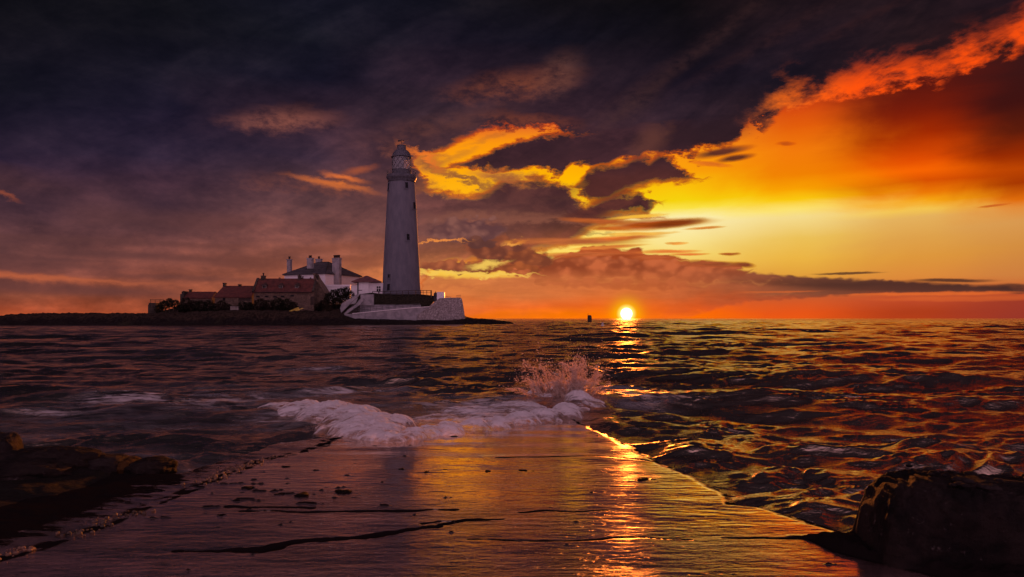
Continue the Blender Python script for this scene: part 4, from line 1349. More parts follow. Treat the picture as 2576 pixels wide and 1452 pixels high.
# local frame: corner at origin, front wall along -x, side wall along +y
L1, L2 = 15.6, 16.4
hz_ = ez - GZ
mb = MB()
mb.box(-L1, 0, 0, L2, 0, hz_)
mb.build("wall", M['white_paint'], hs, bevel=0.03)
rt = CAMZ + (HOR - 657.5) / F * 207 - GZ
ov = 0.45
mb = MB()
rx0, rx1, ry = -L1 / 2 - 2.2, -L1 / 2 + 2.2, L2 / 2
vs = [(-L1 - ov, -ov, hz_ - 0.12), (ov, -ov, hz_ - 0.12), (ov, L2 + ov, hz_ - 0.12), (-L1 - ov, L2 + ov, hz_ - 0.12), (-L1 - ov, -ov, hz_ + 0.12), (ov, -ov, hz_ + 0.12), (ov, L2 + ov, hz_ + 0.12), (-L1 - ov, L2 + ov, hz_ + 0.12), (rx0, ry, rt), (rx1, ry, rt)]
mb._add(vs, [(3, 2, 1, 0), (0, 1, 5, 4), (1, 2, 6, 5), (2, 3, 7, 6), (3, 0, 4, 7), (4, 5, 9, 8), (5, 6, 9), (6, 7, 8, 9), (7, 4, 8)])
roof = mb.build("roof", M['slate'], hs)
mb = MB()
for a_, b_ in ((8, 9), (5, 9), (6, 9), (4, 8), (7, 8)):
    mb.bar(vs[a_], vs[b_], 0.14, 6)
mb.build("ridge_tile", M['dark_paint'], roof)
inv = lambda p: ((p - Vector((HXc.x, 200, GZ))).to_2d())


def to_local(wx, wy):
    dx_, dy_ = wx - HXc.x, wy - 200
    c, s_ = cos(al), sin(al)
    return dx_ * c - dy_ * s_, dx_ * s_ + dy_ * c


def chimney(x0p, x1p, ytop, ybot, Y, depth, npots, potw, pottop, rim=0.10):
    sc_ = Y / F
    xm, _ = to_local((((x0p + x1p) / 2) - CX) * sc_, Y)
    _, ym = to_local((((x0p + x1p) / 2) - CX) * sc_, Y)
    depth *= 0.55
    w = 1.12 * ((x1p - x0p) * sc_ - depth * sin(al)) / cos(al)
    zt_, zb_ = CAMZ + (HOR - ytop) * sc_ - GZ, CAMZ + (HOR - ybot) * sc_ - GZ
    mb = MB()
    mb.box(xm - w / 2, xm + w / 2, ym - depth / 2, ym + depth / 2, zb_, zt_ - 0.25)
    mb.box(xm - w / 2 - rim, xm + w / 2 + rim, ym - depth / 2 - rim, ym + depth / 2 + rim, zt_ - 0.25, zt_)
    ch = mb.build("chimney", M['ramp_paint'], hs)
    for k in range(npots):
        px0 = xm + (k - (npots - 1) / 2) * potw * 1.15
        mb = MB()
        hp = (ytop - pottop) * sc_
        mb.lathe([(potw * 0.42, zt_), (potw * 0.5, zt_ + hp * 0.8), (potw * 0.56, zt_ + hp * 0.85), (potw * 0.56, zt_ + hp), (potw * 0.4, zt_ + hp)], 14)
        mb.v = [(x_ + px0, y_ + ym, z_) for x_, y_, z_ in mb.v]
        mb.build("chimney_pot", M['pot'], ch, smooth=True)


chimney(722.2, 734.2, 652.6, 690, 211, 1.3, 2, 0.34, 645.5)
chimney(772.6, 788.6, 649.2, 676, 202.3, 1.6, 3, 0.34, 642.6)
chimney(794.5, 810.5, 651.5, 676, 212, 1.4, 2, 0.34, 645.2)
chimney(836.4, 858.2, 649.4, 760, 203.6, 1.9, 4, 0.52, 641.8)
# window on the front wall near the corner, small one below
for (cxl, czl, w, h) in ((-3.3, CAMZ + (HOR - 704.8) / F * 201 - GZ, 1.05, 1.75), (-8.4, CAMZ + (HOR - 699) / F * 204 - GZ, 0.9, 0.9)):
    fr = MB()
    for sx in (-1, 1):
        fr.box(cxl + sx * w / 2 - 0.07, cxl + sx * w / 2 + 0.07, -0.09, 0.05, czl - h / 2, czl + h / 2)
    fr.box(cxl - w / 2 - 0.14, cxl + w / 2 + 0.14, -0.11, 0.05, czl - h / 2 - 0.14, czl - h / 2)
    fr.box(cxl - w / 2 - 0.07, cxl + w / 2 + 0.07, -0.10, 0.05, czl + h / 2, czl + h / 2 + 0.1)
    fr.box(cxl - 0.04, cxl + 0.04, -0.07, 0.0, czl - h / 2, czl + h / 2)
    fr.box(cxl - w / 2 + 0.07, cxl + w / 2 - 0.07, -0.065, 0.0, czl - 0.04, czl + 0.04)
    wn = fr.build("window", M['white_paint'], hs)
    g = MB()
    g.box(cxl - w / 2 + 0.03, cxl + w / 2 - 0.03, -0.03, 0.06, czl - h / 2, czl + h / 2)
    g.build("pane", M['glass_dark'], wn)

# white yard wall with a coping in front of the house and along to the tower
YW = 196.5
x0, z0 = Q(815.5, 742, YW)
x1, z1 = Q(881, 717.5, YW)
x2, zz1 = Q(903, 719.5, YW)
yw = thing("yard_wall", "low white wall with dark coping shadow in front of the white house", "wall", (x0, YW, z0))
mb = MB()
mb.box(0, x1 - x0, 0, 0.5, -1.5, z1 - z0 - 0.35)
mb.build("wall", M['white_paint'], yw)
mb = MB()
mb.box(-0.15, x1 - x0 + 0.2, -0.18, 0.68, z1 - z0 - 0.35, z1 - z0 - 0.12)
mb.box(-0.05, x1 - x0 + 0.1, -0.08, 0.58, z1 - z0 - 0.12, z1 - z0 + 0.12)
mb.build("coping", M['white_paint'], yw)
wx, wz = Q(836.5, 731, YW)
mb = MB()
mb.box(wx - x0 - 0.5, wx - x0 + 0.5, -0.05, 0.05, wz - z0 - 0.3, wz - z0 + 0.25)
w_ = mb.build("window", M['glass_dark'], yw)
mb = MB()
mb.box(wx - x0 - 0.05, wx - x0 + 0.05, -0.08, -0.05, wz - z0 - 0.3, wz - z0 + 0.25)
mb.box(wx - x0 - 0.6, wx - x0 + 0.6, -0.08, 0.05, wz - z0 - 0.42, wz - z0 - 0.3)
mb.build("frame", M['white_paint'], w_)

lk = MB()
lk.box(0, x2 - x1 - 0.2, 0, 0.4, -3.0, zz1 - z0)
lk.box(-0.02, x2 - x1 - 0.18, -0.08, 0.48, zz1 - z0, zz1 - z0 + 0.15)
tag(lk.build("link_wall", M['white_paint'], loc=(x1 + 0.21, YW + 0.3, z0)), "plain white wall joining the white house to the hipped pavilion", "wall")

# ------------------------------------------------------------------ pavilion with pyramid roof and its flat wing
YP = 197.0
bx0, bz0 = Q(902.5, 741, YP)
pv = thing("pavilion", "small white pavilion with dark pyramid roof left of the lighthouse foot", "outbuilding", (bx0, YP, bz0))
w1 = (927.5 - 902.5) * YP / F
w2 = (963 - 927.5) * YP / F
he = (741 - 709) * YP / F
mb = MB()
mb.box(0, w1, 0, 3.4, -3.0, he)
mb.build("wall", M['white_paint'], pv)
mb = MB()
e0, e1 = (885.3 - 902.5) * YP / F, (956.5 - 902.5) * YP / F
ax_ = (919.2 - 902.5) * YP / F
ha = (741 - 692.8) * YP / F
vs = [(e0, -0.7, he - 0.14), (e1, -0.7, he - 0.14), (e1, 4.6, he - 0.14), (e0, 4.6, he - 0.14), (e0, -0.7, he + 0.12), (e1, -0.7, he + 0.12), (e1, 4.6, he + 0.12), (e0, 4.6, he + 0.12), (ax_ - 0.25, 1.9, ha), (ax_ + 0.25, 1.9, ha)]
mb._add(vs, [(3, 2, 1, 0), (0, 1, 5, 4), (1, 2, 6, 5), (2, 3, 7, 6), (3, 0, 4, 7), (4, 5, 9, 8), (5, 6, 9), (6, 7, 8, 9), (7, 4, 8)])
mb.build("roof", M['maroon_tile'], pv)
mb = MB()
mb.bar((e0 + 0.3, -0.4, he - 0.1), (-0.02, -0.1, he - 1.1), 0.04, 5)
mb.build("bracket", M['dark_paint'], pv)
mb = MB()
mb.box(-0.35, -0.03, -0.3, 0.0, -1.0, he - 0.14)
mb.build("corner_post", M['dark_paint'], pv)
hw_ = (741 - 711.5) * YP / F
mb = MB()
mb.box(w1 + 0.003, w1 + w2, 0.5, 3.0, -3.0, hw_ - 0.3)
mb.box(w1 + 0.003, w1 + w2 + 0.05, 0.38, 3.1, hw_ - 0.3, hw_)
mb.build("wing", M['white_paint'], pv)
wcx, wcz = (951.8 - 902.5) * YP / F, (741 - 727) * YP / F
mb = MB()
mb.box(wcx - 0.62, wcx + 0.62, 0.44, 0.6, wcz - 0.82, wcz + 0.82)
w_ = mb.build("window", M['glass_dark'], pv)
mb = MB()
for a_ in (-0.62, 0.0, 0.62):
    mb.box(wcx + a_ - 0.06, wcx + a_ + 0.06, 0.40, 0.44, wcz - 0.82, wcz + 0.82)
for a_ in (-0.82, 0.15, 0.82):
    mb.box(wcx - 0.56, wcx + 0.56, 0.405, 0.44, wcz + a_ - 0.06, wcz + a_ + 0.06)
mb.build("frame", M['white_paint'], w_)

# ------------------------------------------------------------------ cottages with red pantile roofs


def gable_roof(mb, x0, x1, yf, yb, ze, zr_, ov=0.35, thick=0.22, gx0=0.0, gx1=0.0):
    """ridge along x; gx0/gx1 shorten the ridge (seen as a sloping end)"""
    ym = (yf + yb) / 2
    fl, bl = yf - ov, yb + ov
    k = (zr_ - ze) / (ym - yf)
    zf = ze - ov * k
    v = [(x0, fl, zf), (x1, fl, zf), (x1 - gx1, ym, zr_), (x0 + gx0, ym, zr_), (x1, bl, zf), (x0, bl, zf)]
    v += [(a, b_, c - thick) for a, b_, c in v]
    mb._add(v, [(0, 1, 2, 3), (3, 2, 4, 5), (7, 6, 9, 8), (8, 9, 11, 10), (0, 6, 7, 1), (4, 10, 11, 5), (0, 3, 9, 6), (3, 5, 11, 9), (2, 1, 7, 8), (4, 2, 8, 10)])


def gable_walls(mb, x0, x1, yf, yb, z0, ze, zr_, gx0=0.0, gx1=0.0):
    ym = (yf + yb) / 2
    zr2, = (zr_ - 0.25,)
    v = [(x0, yf, z0), (x1, yf, z0), (x1, yb, z0), (x0, yb, z0), (x0, yf, ze - 0.22), (x1, yf, ze - 0.22), (x1, yb, ze - 0.22), (x0, yb, ze - 0.22), (x0 + gx0, ym, zr2), (x1 - gx1, ym, zr2)]
    mb._add(v, [(3, 2, 1, 0), (0, 1, 5, 4), (2, 3, 7, 6), (1, 2, 6, 9, 5), (3, 0, 4, 8, 7)])


def stack(parent, x, y, z0, z1, w, d, npots=1, mat='stone_dark', ph=0.5):
    mb = MB()
    mb.box(x - w / 2, x + w / 2, y - d / 2, y + d / 2, z0, z1 - 0.22)
    mb.box(x - w / 2 - 0.1, x + w / 2 + 0.1, y - d / 2 - 0.1, y + d / 2 + 0.1, z1 - 0.22, z1)
    c = mb.build("chimney", M[mat], parent)
    for k in range(npots):
        if ph <= 0:
            break
        mb = MB()
        mb.lathe([(0.17, z1), (0.2, z1 + ph * 0.8), (0.24, z1 + ph * 0.84), (0.24, z1 + ph), (0.15, z1 + ph)], 12)
        mb.v = [(a + x + (k - (npots - 1) / 2) * 0.5, b_ + y, c_) for a, b_, c_ in mb.v]
        mb.build("chimney_pot", M['pot'], c, smooth=True)
    return c


# main cottage: ridge D 648..787 at y 701, eaves y 731.5, gable end at the right
YC = 188.0
sc_ = YC / F
cx0, cz0 = Q(635, 786, YC)
ct = thing("cottage", "largest red roofed stone cottage with three dormers, in front of the white house", "cottage", (cx0, YC, cz0), 0, "red roofed stone cottages")
W_ = (790 - 635) * sc_
ze = (786 - 731.5) * sc_
zr_ = (786 - 700.5) * (YC + 3.4) / F
yf, yb = 0.0, 6.8
mb = MB()
gable_walls(mb, 0.35, W_, yf, yb, -2.5, ze, zr_)
mb.build("wall", M['rubble_wall'], ct)
mb = MB()
gable_roof(mb, 0.0, W_ - 0.5, yf, yb, ze, zr_ - 0.0, 0.35)
rf = mb.build("roof", M['red_pantile'], ct)
for gx in (0.0, W_ - 0.5):                               # raised stone verges on both gables
    mb = MB()
    for sg in (-1, 1):
        p0 = Vector((gx + 0.25, 3.4 + sg * 3.75, ze - 0.33))
        p1 = Vector((gx + 0.25, 3.4, zr_))
        d = (p1 - p0).normalized()
        mb.obox((p0 + p1) / 2 + Vector((0, 0, 0.08)), d, (1, 0, 0), d.cross(Vector((1, 0, 0))), (p1 - p0).length / 2, 0.3, 0.14)
    mb.build("verge", M['stone_dark'], ct)
stack(ct, (651.3 - 635) * sc_, 3.4, zr_ - 1.2, (786 - 693.5) * (YC + 3.4) / F, 1.0, 1.0, 1, 'stone_dark', 0.75)
stack(ct, (744 - 635) * sc_, 3.4, zr_ - 0.8, (786 - 692.8) * (YC + 3.4) / F, 0.75, 0.8, 1, 'stone_dark', 0.3)
stack(ct, (787 - 635) * sc_, 3.4, zr_ - 1.5, (786 - 691.8) * (YC + 3.4) / F, 0.95, 1.0, 1, 'stone_dark', 0.6)
for px0 in (693, 750.5, 772):
    mb = MB()
    xq = (px0 - 635) * sc_
    mb.box(xq - 0.16, xq + 0.16, 3.25, 3.6, zr_ - 0.3, zr_ + 0.28)
    mb.build("roof_vent", M['pot'], rf)


def dormer(pxc, wide=1.15):
    x = (pxc - 635) * sc_
    y0_ = 0.72
    zb_ = ze + 0.22
    h = 1.25
    zt_ = zb_ + h
    k = (zr_ - ze) / 3.4
    yr = (zt_ - ze) / k
    mb = MB()
    mb.box(x - wide / 2, x + wide / 2, y0_, yr + 1.1, zb_ - 0.7, zt_)
    dm = mb.build("dormer", M['concrete_pale'], ct)
    mb = MB()   # hipped cat-slide cap
    v = [(x - wide / 2 - 0.3, y0_ - 0.3, zt_ - 0.02), (x + wide / 2 + 0.3, y0_ - 0.3, zt_ - 0.02), (x + wide / 2 + 0.3, yr + 1.3, zt_ - 0.02), (x - wide / 2 - 0.3, yr + 1.3, zt_ - 0.02), (x, y0_ + 0.55, zt_ + 0.8), (x, yr + 1.6, zt_ + 0.8)]
    mb._add(v, [(3, 2, 1, 0), (0, 1, 4), (1, 2, 5, 4), (2, 3, 5), (3, 0, 4, 5)])
    mb.build("dormer_roof", M['pot'], dm)
    mb = MB()
    mb.box(x - 0.4, x + 0.4, y0_ - 0.02, y0_ + 0.05, zb_ + 0.15, zt_ - 0.12)
    mb.build("pane", M['glass_dark'], dm)
    mb = MB()
    for a_ in (-0.42, 0.0, 0.42):
        mb.box(x + a_ - 0.05, x + a_ + 0.05, y0_ - 0.06, y0_ - 0.02, zb_ + 0.1, zt_ - 0.08)
    for c_ in (zb_ + 0.12, zb_ + 0.62, zt_ - 0.12):
        mb.box(x - 0.37, x + 0.37, y0_ - 0.055, y0_ - 0.021, c_ - 0.04, c_ + 0.04)
    mb.build("window_frame", M['concrete_pale'], dm)


for d_ in (662.5, 704, 745):
    dormer(d_)
mb = MB()
xq0, xq1 = (781 - 635) * sc_, (789.4 - 635) * sc_
mb.box(xq0, xq1, -0.06, 0.1, (786 - 767) * sc_ - 0.0, (786 - 746.5) * sc_)
mb.build("door", M['timber_dark'], ct)
for px0, py0 in ((649, 746), (671, 746), (692, 746.5), (711, 746), (735, 744)):
    mb = MB()
    xq, zq = (px0 - 635) * sc_, (786 - py0) * sc_
    mb.box(xq - 0.5, xq + 0.5, -0.05, 0.1, zq - 0.25, zq + 0.22)
    mb.build("window", M['glass_dark'], ct)
mb = MB()
mb.bar((0.1, -0.42, ze - 0.42), (W_ - 0.6, -0.42, ze - 0.42), 0.09, 6)
mb.build("gutter", M['dark_paint'], ct)
# gable-end lean-to running down to the right
YG = 190.5
gx0, gz0 = Q(790, 786, YG)
ga = thing("lean_to", "rough stone lean-to sloping down from the big cottage's right gable", "outbuilding", (gx0, YG, gz0))
sg_ = YG / F
pts = [(788, 690.5), (793, 702), (803, 716), (816.5, 737.5), (816.5, 775), (788, 775)]
mb = MB()
mb.poly([((x_ - 790) * sg_, (786 - y_) * sg_) for x_, y_ in pts][::-1], 0.3, 5.0)
mb.build("wall", M['rubble_wall'], ga)
mb = MB()
sl_ = [(787.5, 688.5), (793.6, 701), (804, 715), (818, 737.5)]
for (xa, ya), (xb_, yb_) in zip(sl_[:-1], sl_[1:]):
    pa = Vector(((xa - 790) * sg_, 2.6, (786 - ya) * sg_))
    pb = Vector(((xb_ - 790) * sg_, 2.6, (786 - yb_) * sg_))
    d = (pb - pa).normalized()
    mb.obox((pa + pb) / 2, d, (0, 1, 0), Vector((0, 1, 0)).cross(d), (pb - pa).length / 2 + 0.05, 2.6, 0.14)
mb.build("coping", M['stone'], ga)

# middle cottage
YM = 190.0
sm_ = YM / F
mx0, mz0 = Q(537.5, 786, YM)
mc = thing("cottage", "middle red roofed stone cottage, lower and joined to the largest one's left end", "cottage", (mx0, YM, mz0), 0, "red roofed stone cottages")
Wm = (634.5 - 537.5) * sm_
zem = (786 - 744.5) * sm_
zrm = (786 - 718.8) * (YM + 3.2) / F
mb = MB()
gable_walls(mb, 0.3, Wm - 0.05, 0, 6.4, -2.5, zem, zrm, 1.4, 0)
mb.build("wall", M['rubble_wall'], mc)
mb = MB()
gable_roof(mb, 0.0, Wm, 0, 6.4, zem, zrm, 0.35, 0.22, 1.5, 0.0)
mb.build("roof", M['red_pantile'], mc)
stack(mc, (553 - 537.5) * sm_, 3.2, zrm - 1.2, (786 - 711.5) * (YM + 3.2) / F, 0.72, 0.8, 0, 'stone_dark')
stack(mc, (592 - 537.5) * sm_, 3.2, zrm - 0.5, (786 - 715.2) * (YM + 3.2) / F, 0.7, 0.6, 0, 'stone_dark')
mb = MB()
mb.box((600 - 537.5) * sm_, (630 - 537.5) * sm_, -0.04, 0.1, (786 - 757) * sm_, (786 - 747) * sm_)
mb.build("shutter", M['timber_dark'], mc)
mb = MB()
mb.box((560 - 537.5) * sm_, (567 - 537.5) * sm_, -0.04, 0.1, (786 - 757) * sm_, (786 - 748) * sm_)
mb.build("window", M['glass_dark'], mc)
# end cottage
YE = 191.5
se_ = YE / F
ex0, ez0 = Q(459, 786, YE)
ec = thing("cottage", "small low red roofed stone building, leftmost of the three roofs", "cottage", (ex0, YE, ez0), 0, "red roofed stone cottages")
We = (534 - 459) * se_
zee = (786 - 748) * se_
zre = (786 - 733.6) * (YE + 2.6) / F
mb = MB()
gable_walls(mb, 0.2, We - 0.1, 0, 5.2, -2.5, zee, zre)
mb.build("wall", M['rubble_wall'], ec)
mb = MB()
gable_roof(mb, 0.0, We, 0, 5.2, zee, zre, 0.3, 0.2)
mb.build("roof", M['red_pantile'], ec)
mb = MB()
mb.poly([((454.5 - 459) * se_, -1.0), ((463 - 459) * se_, -1.0), ((463 - 459) * se_, (786 - 732.5) * se_), ((458 - 459) * se_, (786 - 733.8) * se_), ((458 - 459) * se_, (786 - 739.5) * se_), ((454.5 - 459) * se_, (786 - 740) * se_)], -0.3, 5.6)
mb.build("gable", M['stone_dark'], ec)
stack(ec, (468.5 - 459) * se_, 2.6, zre - 0.8, (786 - 728.0) * (YE + 2.6) / F, 0.6, 0.6, 0, 'stone_dark')

# pale hut in the scrub below the cottages
YH = 184.5
hx, hzz = Q(579, 800, YH)
ht = thing("hut", "small flat pale concrete hut half sunk in the bushes below the red roofs", "hut", (hx, YH, hzz))
mb = MB()
mb.box(0, 20.5 * YH / F, 0, 2.4, -0.6, 29.5 * YH / F)
mb.build("wall", M['concrete_pale'], ht, bevel=0.03)
mb = MB()
mb.box(-0.12, 20.5 * YH / F + 0.12, -0.12, 2.52, 29.5 * YH / F, 30.7 * YH / F)
mb.build("roof", M['stone_dark'], ht)
mb = MB()
mb.box(1.0, 1.25, -0.03, 0.05, 1.7, 1.95)
mb.build("vent", M['dark_paint'], ht)

# dark walls at the left end
YL = 186.0
ax0, az0 = Q(372, 797, YL)
sl2 = YL / F
mb = MB()
mb.poly([(0, -0.8), (20 * sl2, -0.8), (20 * sl2, 35 * sl2), (2 * sl2, 35.2 * sl2), (1.8 * sl2, 30.5 * sl2), (0, 30.3 * sl2)], 0, 4.0)
tag(mb.build("stone_wall", M['stone_dark'], loc=(ax0, YL, az0), bevel=0.04), "dark square stone wall at the far left end of the island's buildings", "wall")
bx0_, bz0_ = Q(392, 797, YL + 6)
rl = thing("fence", "short two-rail fence above the dark wall at the island's left end", "fence", (bx0_, YL + 6, bz0_))
s6 = (YL + 6) / F
mb = MB()
mb.box(-15 * s6, 20 * s6, 0, 0.06, (797 - 754.6) * s6, (797 - 753.6) * s6)
mb.box(-15 * s6, 20 * s6, 0, 0.06, (797 - 757.8) * s6, (797 - 756.8) * s6)
mb.build("rail", M['timber_dark'], rl)
for k in (-14, -2, 10, 19):
    mb = MB()
    mb.box(k * s6 - 0.05, k * s6 + 0.05, 0.063, 0.16, -1.0, (797 - 753.4) * s6)
    mb.build("post", M['timber_dark'], rl)

# ------------------------------------------------------------------ retaining walls, ramp, steps, bastion
YR = 187.5
sr = YR / F
ox, oz = Q(891, 800, YR)
mb = MB()
mb.poly([((x_ - 891) * sr, (800 - y_) * sr) for x_, y_ in ((891, 802), (1058, 802), (1058, 768.2), (891, 768.2))], 0, 0.5)
mb.poly([((x_ - 891) * sr, (800 - y_) * sr) for x_, y_ in ((890.5, 768.1), (1058.6, 768.1), (1058.6, 766.9), (890.5, 766.9))], -0.1, 0.6)
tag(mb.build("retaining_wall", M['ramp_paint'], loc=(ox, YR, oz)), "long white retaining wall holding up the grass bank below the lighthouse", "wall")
YA = 183.5
sa = YA / F
ox, oz = Q(867, 805, YA)
rp = thing("ramp_wall", "white sloping ramp wall at the foot of the bank, running up to the rubble bastion", "wall", (ox, YA, oz))
mb = MB()
mb.poly([((x_ - 867) * sa, (805 - y_) * sa) for x_, y_ in ((864, 806), (1062, 806), (1082, 772.6), (1040, 775.2), (980, 780.6), (886, 790.2), (867, 789.5))], 0, 3.4)
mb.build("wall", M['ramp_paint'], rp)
mb = MB()
cp = [(886, 789.8), (980, 780.2), (1040, 774.8), (1080, 772.4)]
for (xa, ya), (xb_, yb_) in zip(cp[:-1], cp[1:]):
    pa, pb = Vector(((xa - 867) * sa, 0.2, (805 - ya) * sa + 0.06)), Vector(((xb_ - 867) * sa, 0.2, (805 - yb_) * sa + 0.06))
    d = (pb - pa).normalized()
    mb.obox((pa + pb) / 2, d, (0, 1, 0), Vector((0, 1, 0)).cross(d), (pb - pa).length / 2, 0.32, 0.08)
mb.build("coping", M['white_paint'], rp)
# handrail on the ramp
hr = thing("handrail", "thin metal handrail along the white ramp below the grass bank", "railing", (ox, YA + 0.4, oz))
lowr = [(888.5, 788.5), (930, 784), (980, 779), (1030, 774.6), (1056, 772.4)]
base_y = lambda x_: np.interp(x_, [p[0] for p in lowr], [p[1] for p in lowr])
mb = MB()
for off in (12.5, 6.5):
    for (xa, ya), (xb_, yb_) in zip(lowr[:-1], lowr[1:]):
        mb.bar(((xa - 867) * sa, 0, (805 - ya + off * (1 - 0.3 * (xa - 888) / 168)) * sa), ((xb_ - 867) * sa, 0, (805 - yb_ + off * (1 - 0.3 * (xb_ - 888) / 168)) * sa), 0.04, 5)
mb.build("rail", M['rail_metal'], hr)
for x_ in (888.5, 902, 916, 931, 946, 962, 978, 995, 1013, 1032, 1054):
    y_ = base_y(x_)
    mb = MB()
    mb.bar(((x_ - 867) * sa, 0, (805 - y_) * sa - 0.1), ((x_ - 867) * sa, 0, (805 - y_ + 12.7 * (1 - 0.3 * (x_ - 888) / 168)) * sa), 0.045, 5)
    mb.build("post", M['rail_metal'], hr)

# steps between two sloping parapets
YS = 186.0
ss = YS / F
ox, oz = Q(860, 790, YS)
st = thing("staircase", "white stone steps between two sloping parapets left of the grass bank", "stairs", (ox, YS, oz))
for pts, ya, yb2 in (([(858, 787.5), (885, 761), (901, 746.5), (899.5, 739.6), (859.6, 763.6), (855.4, 775)], 0.0, 0.55), ([(866.6, 790.5), (872, 791), (893, 777), (908.5, 766), (917.5, 755.5), (916.5, 749.5), (906, 753.8), (896.5, 766.5), (878, 778.5)], -0.9, -0.35)):
    mb = MB()
    mb.poly([((x_ - 860) * ss, (790 - y_) * ss) for x_, y_ in pts], ya, yb2)
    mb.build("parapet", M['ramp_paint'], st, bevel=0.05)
mb = MB()
for k in range(14):
    x_ = 862 + k * 3.1
    z_ = 790 - 2.6 * k
    mb.box((x_ - 860) * ss, (x_ + 3.1 - 860) * ss - 0.004, -0.34, -0.01, -0.5, (790 - z_) * ss + 0.1)
mb.build("steps", M['stone_dark'], st)
mb = MB()
mb.box((905 - 860) * ss, (938 - 860) * ss, -0.1 + 1.0, 1.7, (790 - 768) * ss, (790 - 740.2) * ss)
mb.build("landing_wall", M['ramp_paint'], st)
mb = MB()
mb.box((897 - 860) * ss, (909 - 860) * ss, 0.8, 1.0, (790 - 731) * ss, (790 - 729.3) * ss)
mb.build("lintel", M['dark_paint'], st)

# grass bank under the lighthouse
gt = [(905, 741), (937, 737.5), (960, 741), (1000, 741.5), (1050, 741), (1085, 744), (1104, 748.5)]
gb = [(893, 771), (930, 770), (980, 770), (1010, 771), (1040, 772), (1062, 776), (1076, 778)]
nu, nv = 160, 50
uu_ = np.linspace(0, 1, nu)
tu = np.interp(uu_, np.linspace(0, 1, len(gt)), [p[0] for p in gt]), np.interp(uu_, np.linspace(0, 1, len(gt)), [p[1] for p in gt])
bu = np.interp(uu_, np.linspace(0, 1, len(gb)), [p[0] for p in gb]), np.interp(uu_, np.linspace(0, 1, len(gb)), [p[1] for p in gb])
Yt, Yb_ = 194.5, 188.0
tx, tz = (tu[0] - CX) / F * Yt, CAMZ + (HOR - tu[1]) / F * Yt
bx_, bz_ = (bu[0] - CX) / F * Yb_, CAMZ + (HOR - bu[1]) / F * Yb_
vv_ = np.linspace(0, 1, nv)[:, None]
gX = bx_ * (1 - vv_) + tx * vv_
gZ = bz_ * (1 - vv_) + tz * np.minimum(1, vv_ * 1.02)
gY = Yb_ + (Yt - Yb_) * vv_ * np.ones((1, nu))
gZ = gZ + 0.25 * fbm(gX / 1.5, gY / 1.0, 5, 301) * np.sin(np.pi * vv_) + 0.3 * np.sin(np.pi * vv_)
# flat top behind, so that the tower stands on ground
gX2 = np.concatenate([gX, gX[-1:] * 1.0, gX[-1:] * 1.0], 0)
gY2 = np.concatenate([gY, gY[-1:] + 8, gY[-1:] + 16], 0)
gZ2 = np.concatenate([gZ, np.minimum(gZ[-1:], LZ + 0.15), np.minimum(gZ[-1:], LZ + 0.15)], 0)
gr_ = mesh_np("grass_bank", np.stack([gX2, gY2, gZ2], -1).reshape(-1, 3), grid_faces(nv + 2, nu), M['island_rock'], attrs={"grass": np.ones(nu * (nv + 2))})
tag(gr_, kind="structure")

# rubble bastion
YB = 183.0
sb = YB / F
ox, oz = Q(1110, 806, YB)
BP = [(1049, 806), (1050, 793), (1062, 783), (1078, 771), (1094, 758), (1106, 749.6), (1132, 748.6), (1158, 748.8), (1161.5, 752), (1164.5, 768), (1167.5, 785), (1170.5, 806)]
nb = len(BP)
per = []
for (xa, ya), (xb_, yb_) in zip(BP[1:-1], BP[2:]):
    for k in range(10):
        f_ = k / 10
        per.append((xa + (xb_ - xa) * f_, ya + (yb_ - ya) * f_))
per.append(BP[-1])
np_ = len(per)
rows_ = 40
gpx = np.array([p[0] for p in per])[None, :] * np.ones((rows_, 1))
gpt = np.array([p[1] for p in per])[None, :] * np.ones((rows_, 1))
fv = np.linspace(0, 1, rows_)[:, None]
gpy = 806 * (1 - fv) + gpt * fv
bxx = (gpx - 1110) * sb
bzz = (806 - gpy) * sb
byy = 0.16 * bzz + 0.10 * fbm(bxx * 1.3, bzz * 1.9, 4, 401) + 0.08 * fbm(bxx * 3, bzz * 4, 3, 405)
bxx = bxx + 0.10 * fbm(bzz * 1.6, byy * 0 + 4.0, 3, 409) * (gpx > 1160)
top = np.stack([bxx[-1] - 1.4, byy[-1] + 11.0, bzz[-1] - 0.02], -1)
co = np.concatenate([np.stack([bxx, byy, bzz], -1).reshape(-1, 3), top])
ff = list(map(tuple, grid_faces(rows_, np_)))
b0 = (rows_ - 1) * np_
b1 = rows_ * np_
ff += [(b0 + i, b0 + i + 1, b1 + i + 1, b1 + i) for i in range(np_ - 1)]
# right flank
fl0 = len(co)
flank = np.stack([bxx[:, -1], byy[:, -1] + 11.0, bzz[:, -1]], -1)
mb = MB()
mb.v = [tuple(p) for p in co]
mb.f = ff
# battered right-hand flank
fr = []
right = [p for p in per if p[0] >= 1158]
base = len(mb.v)
for k, (x_, y_) in enumerate(right):
    z_ = (806 - y_) * sb
    mb.v.append(((x_ - 1110) * sb, 0.16 * z_, z_))
    mb.v.append(((x_ - 1110) * sb - 1.4, 11.0, z_))
for k in range(len(right) - 1):
    mb.f.append((base + 2 * k, base + 2 * k + 2, base + 2 * k + 3, base + 2 * k + 1))
bo = mb.build("bastion", M['white_rubble'], loc=(ox, YB, oz), smooth=False)
tag(bo, "whitewashed rubble stone bastion with battered sides at the island's right end", "wall")

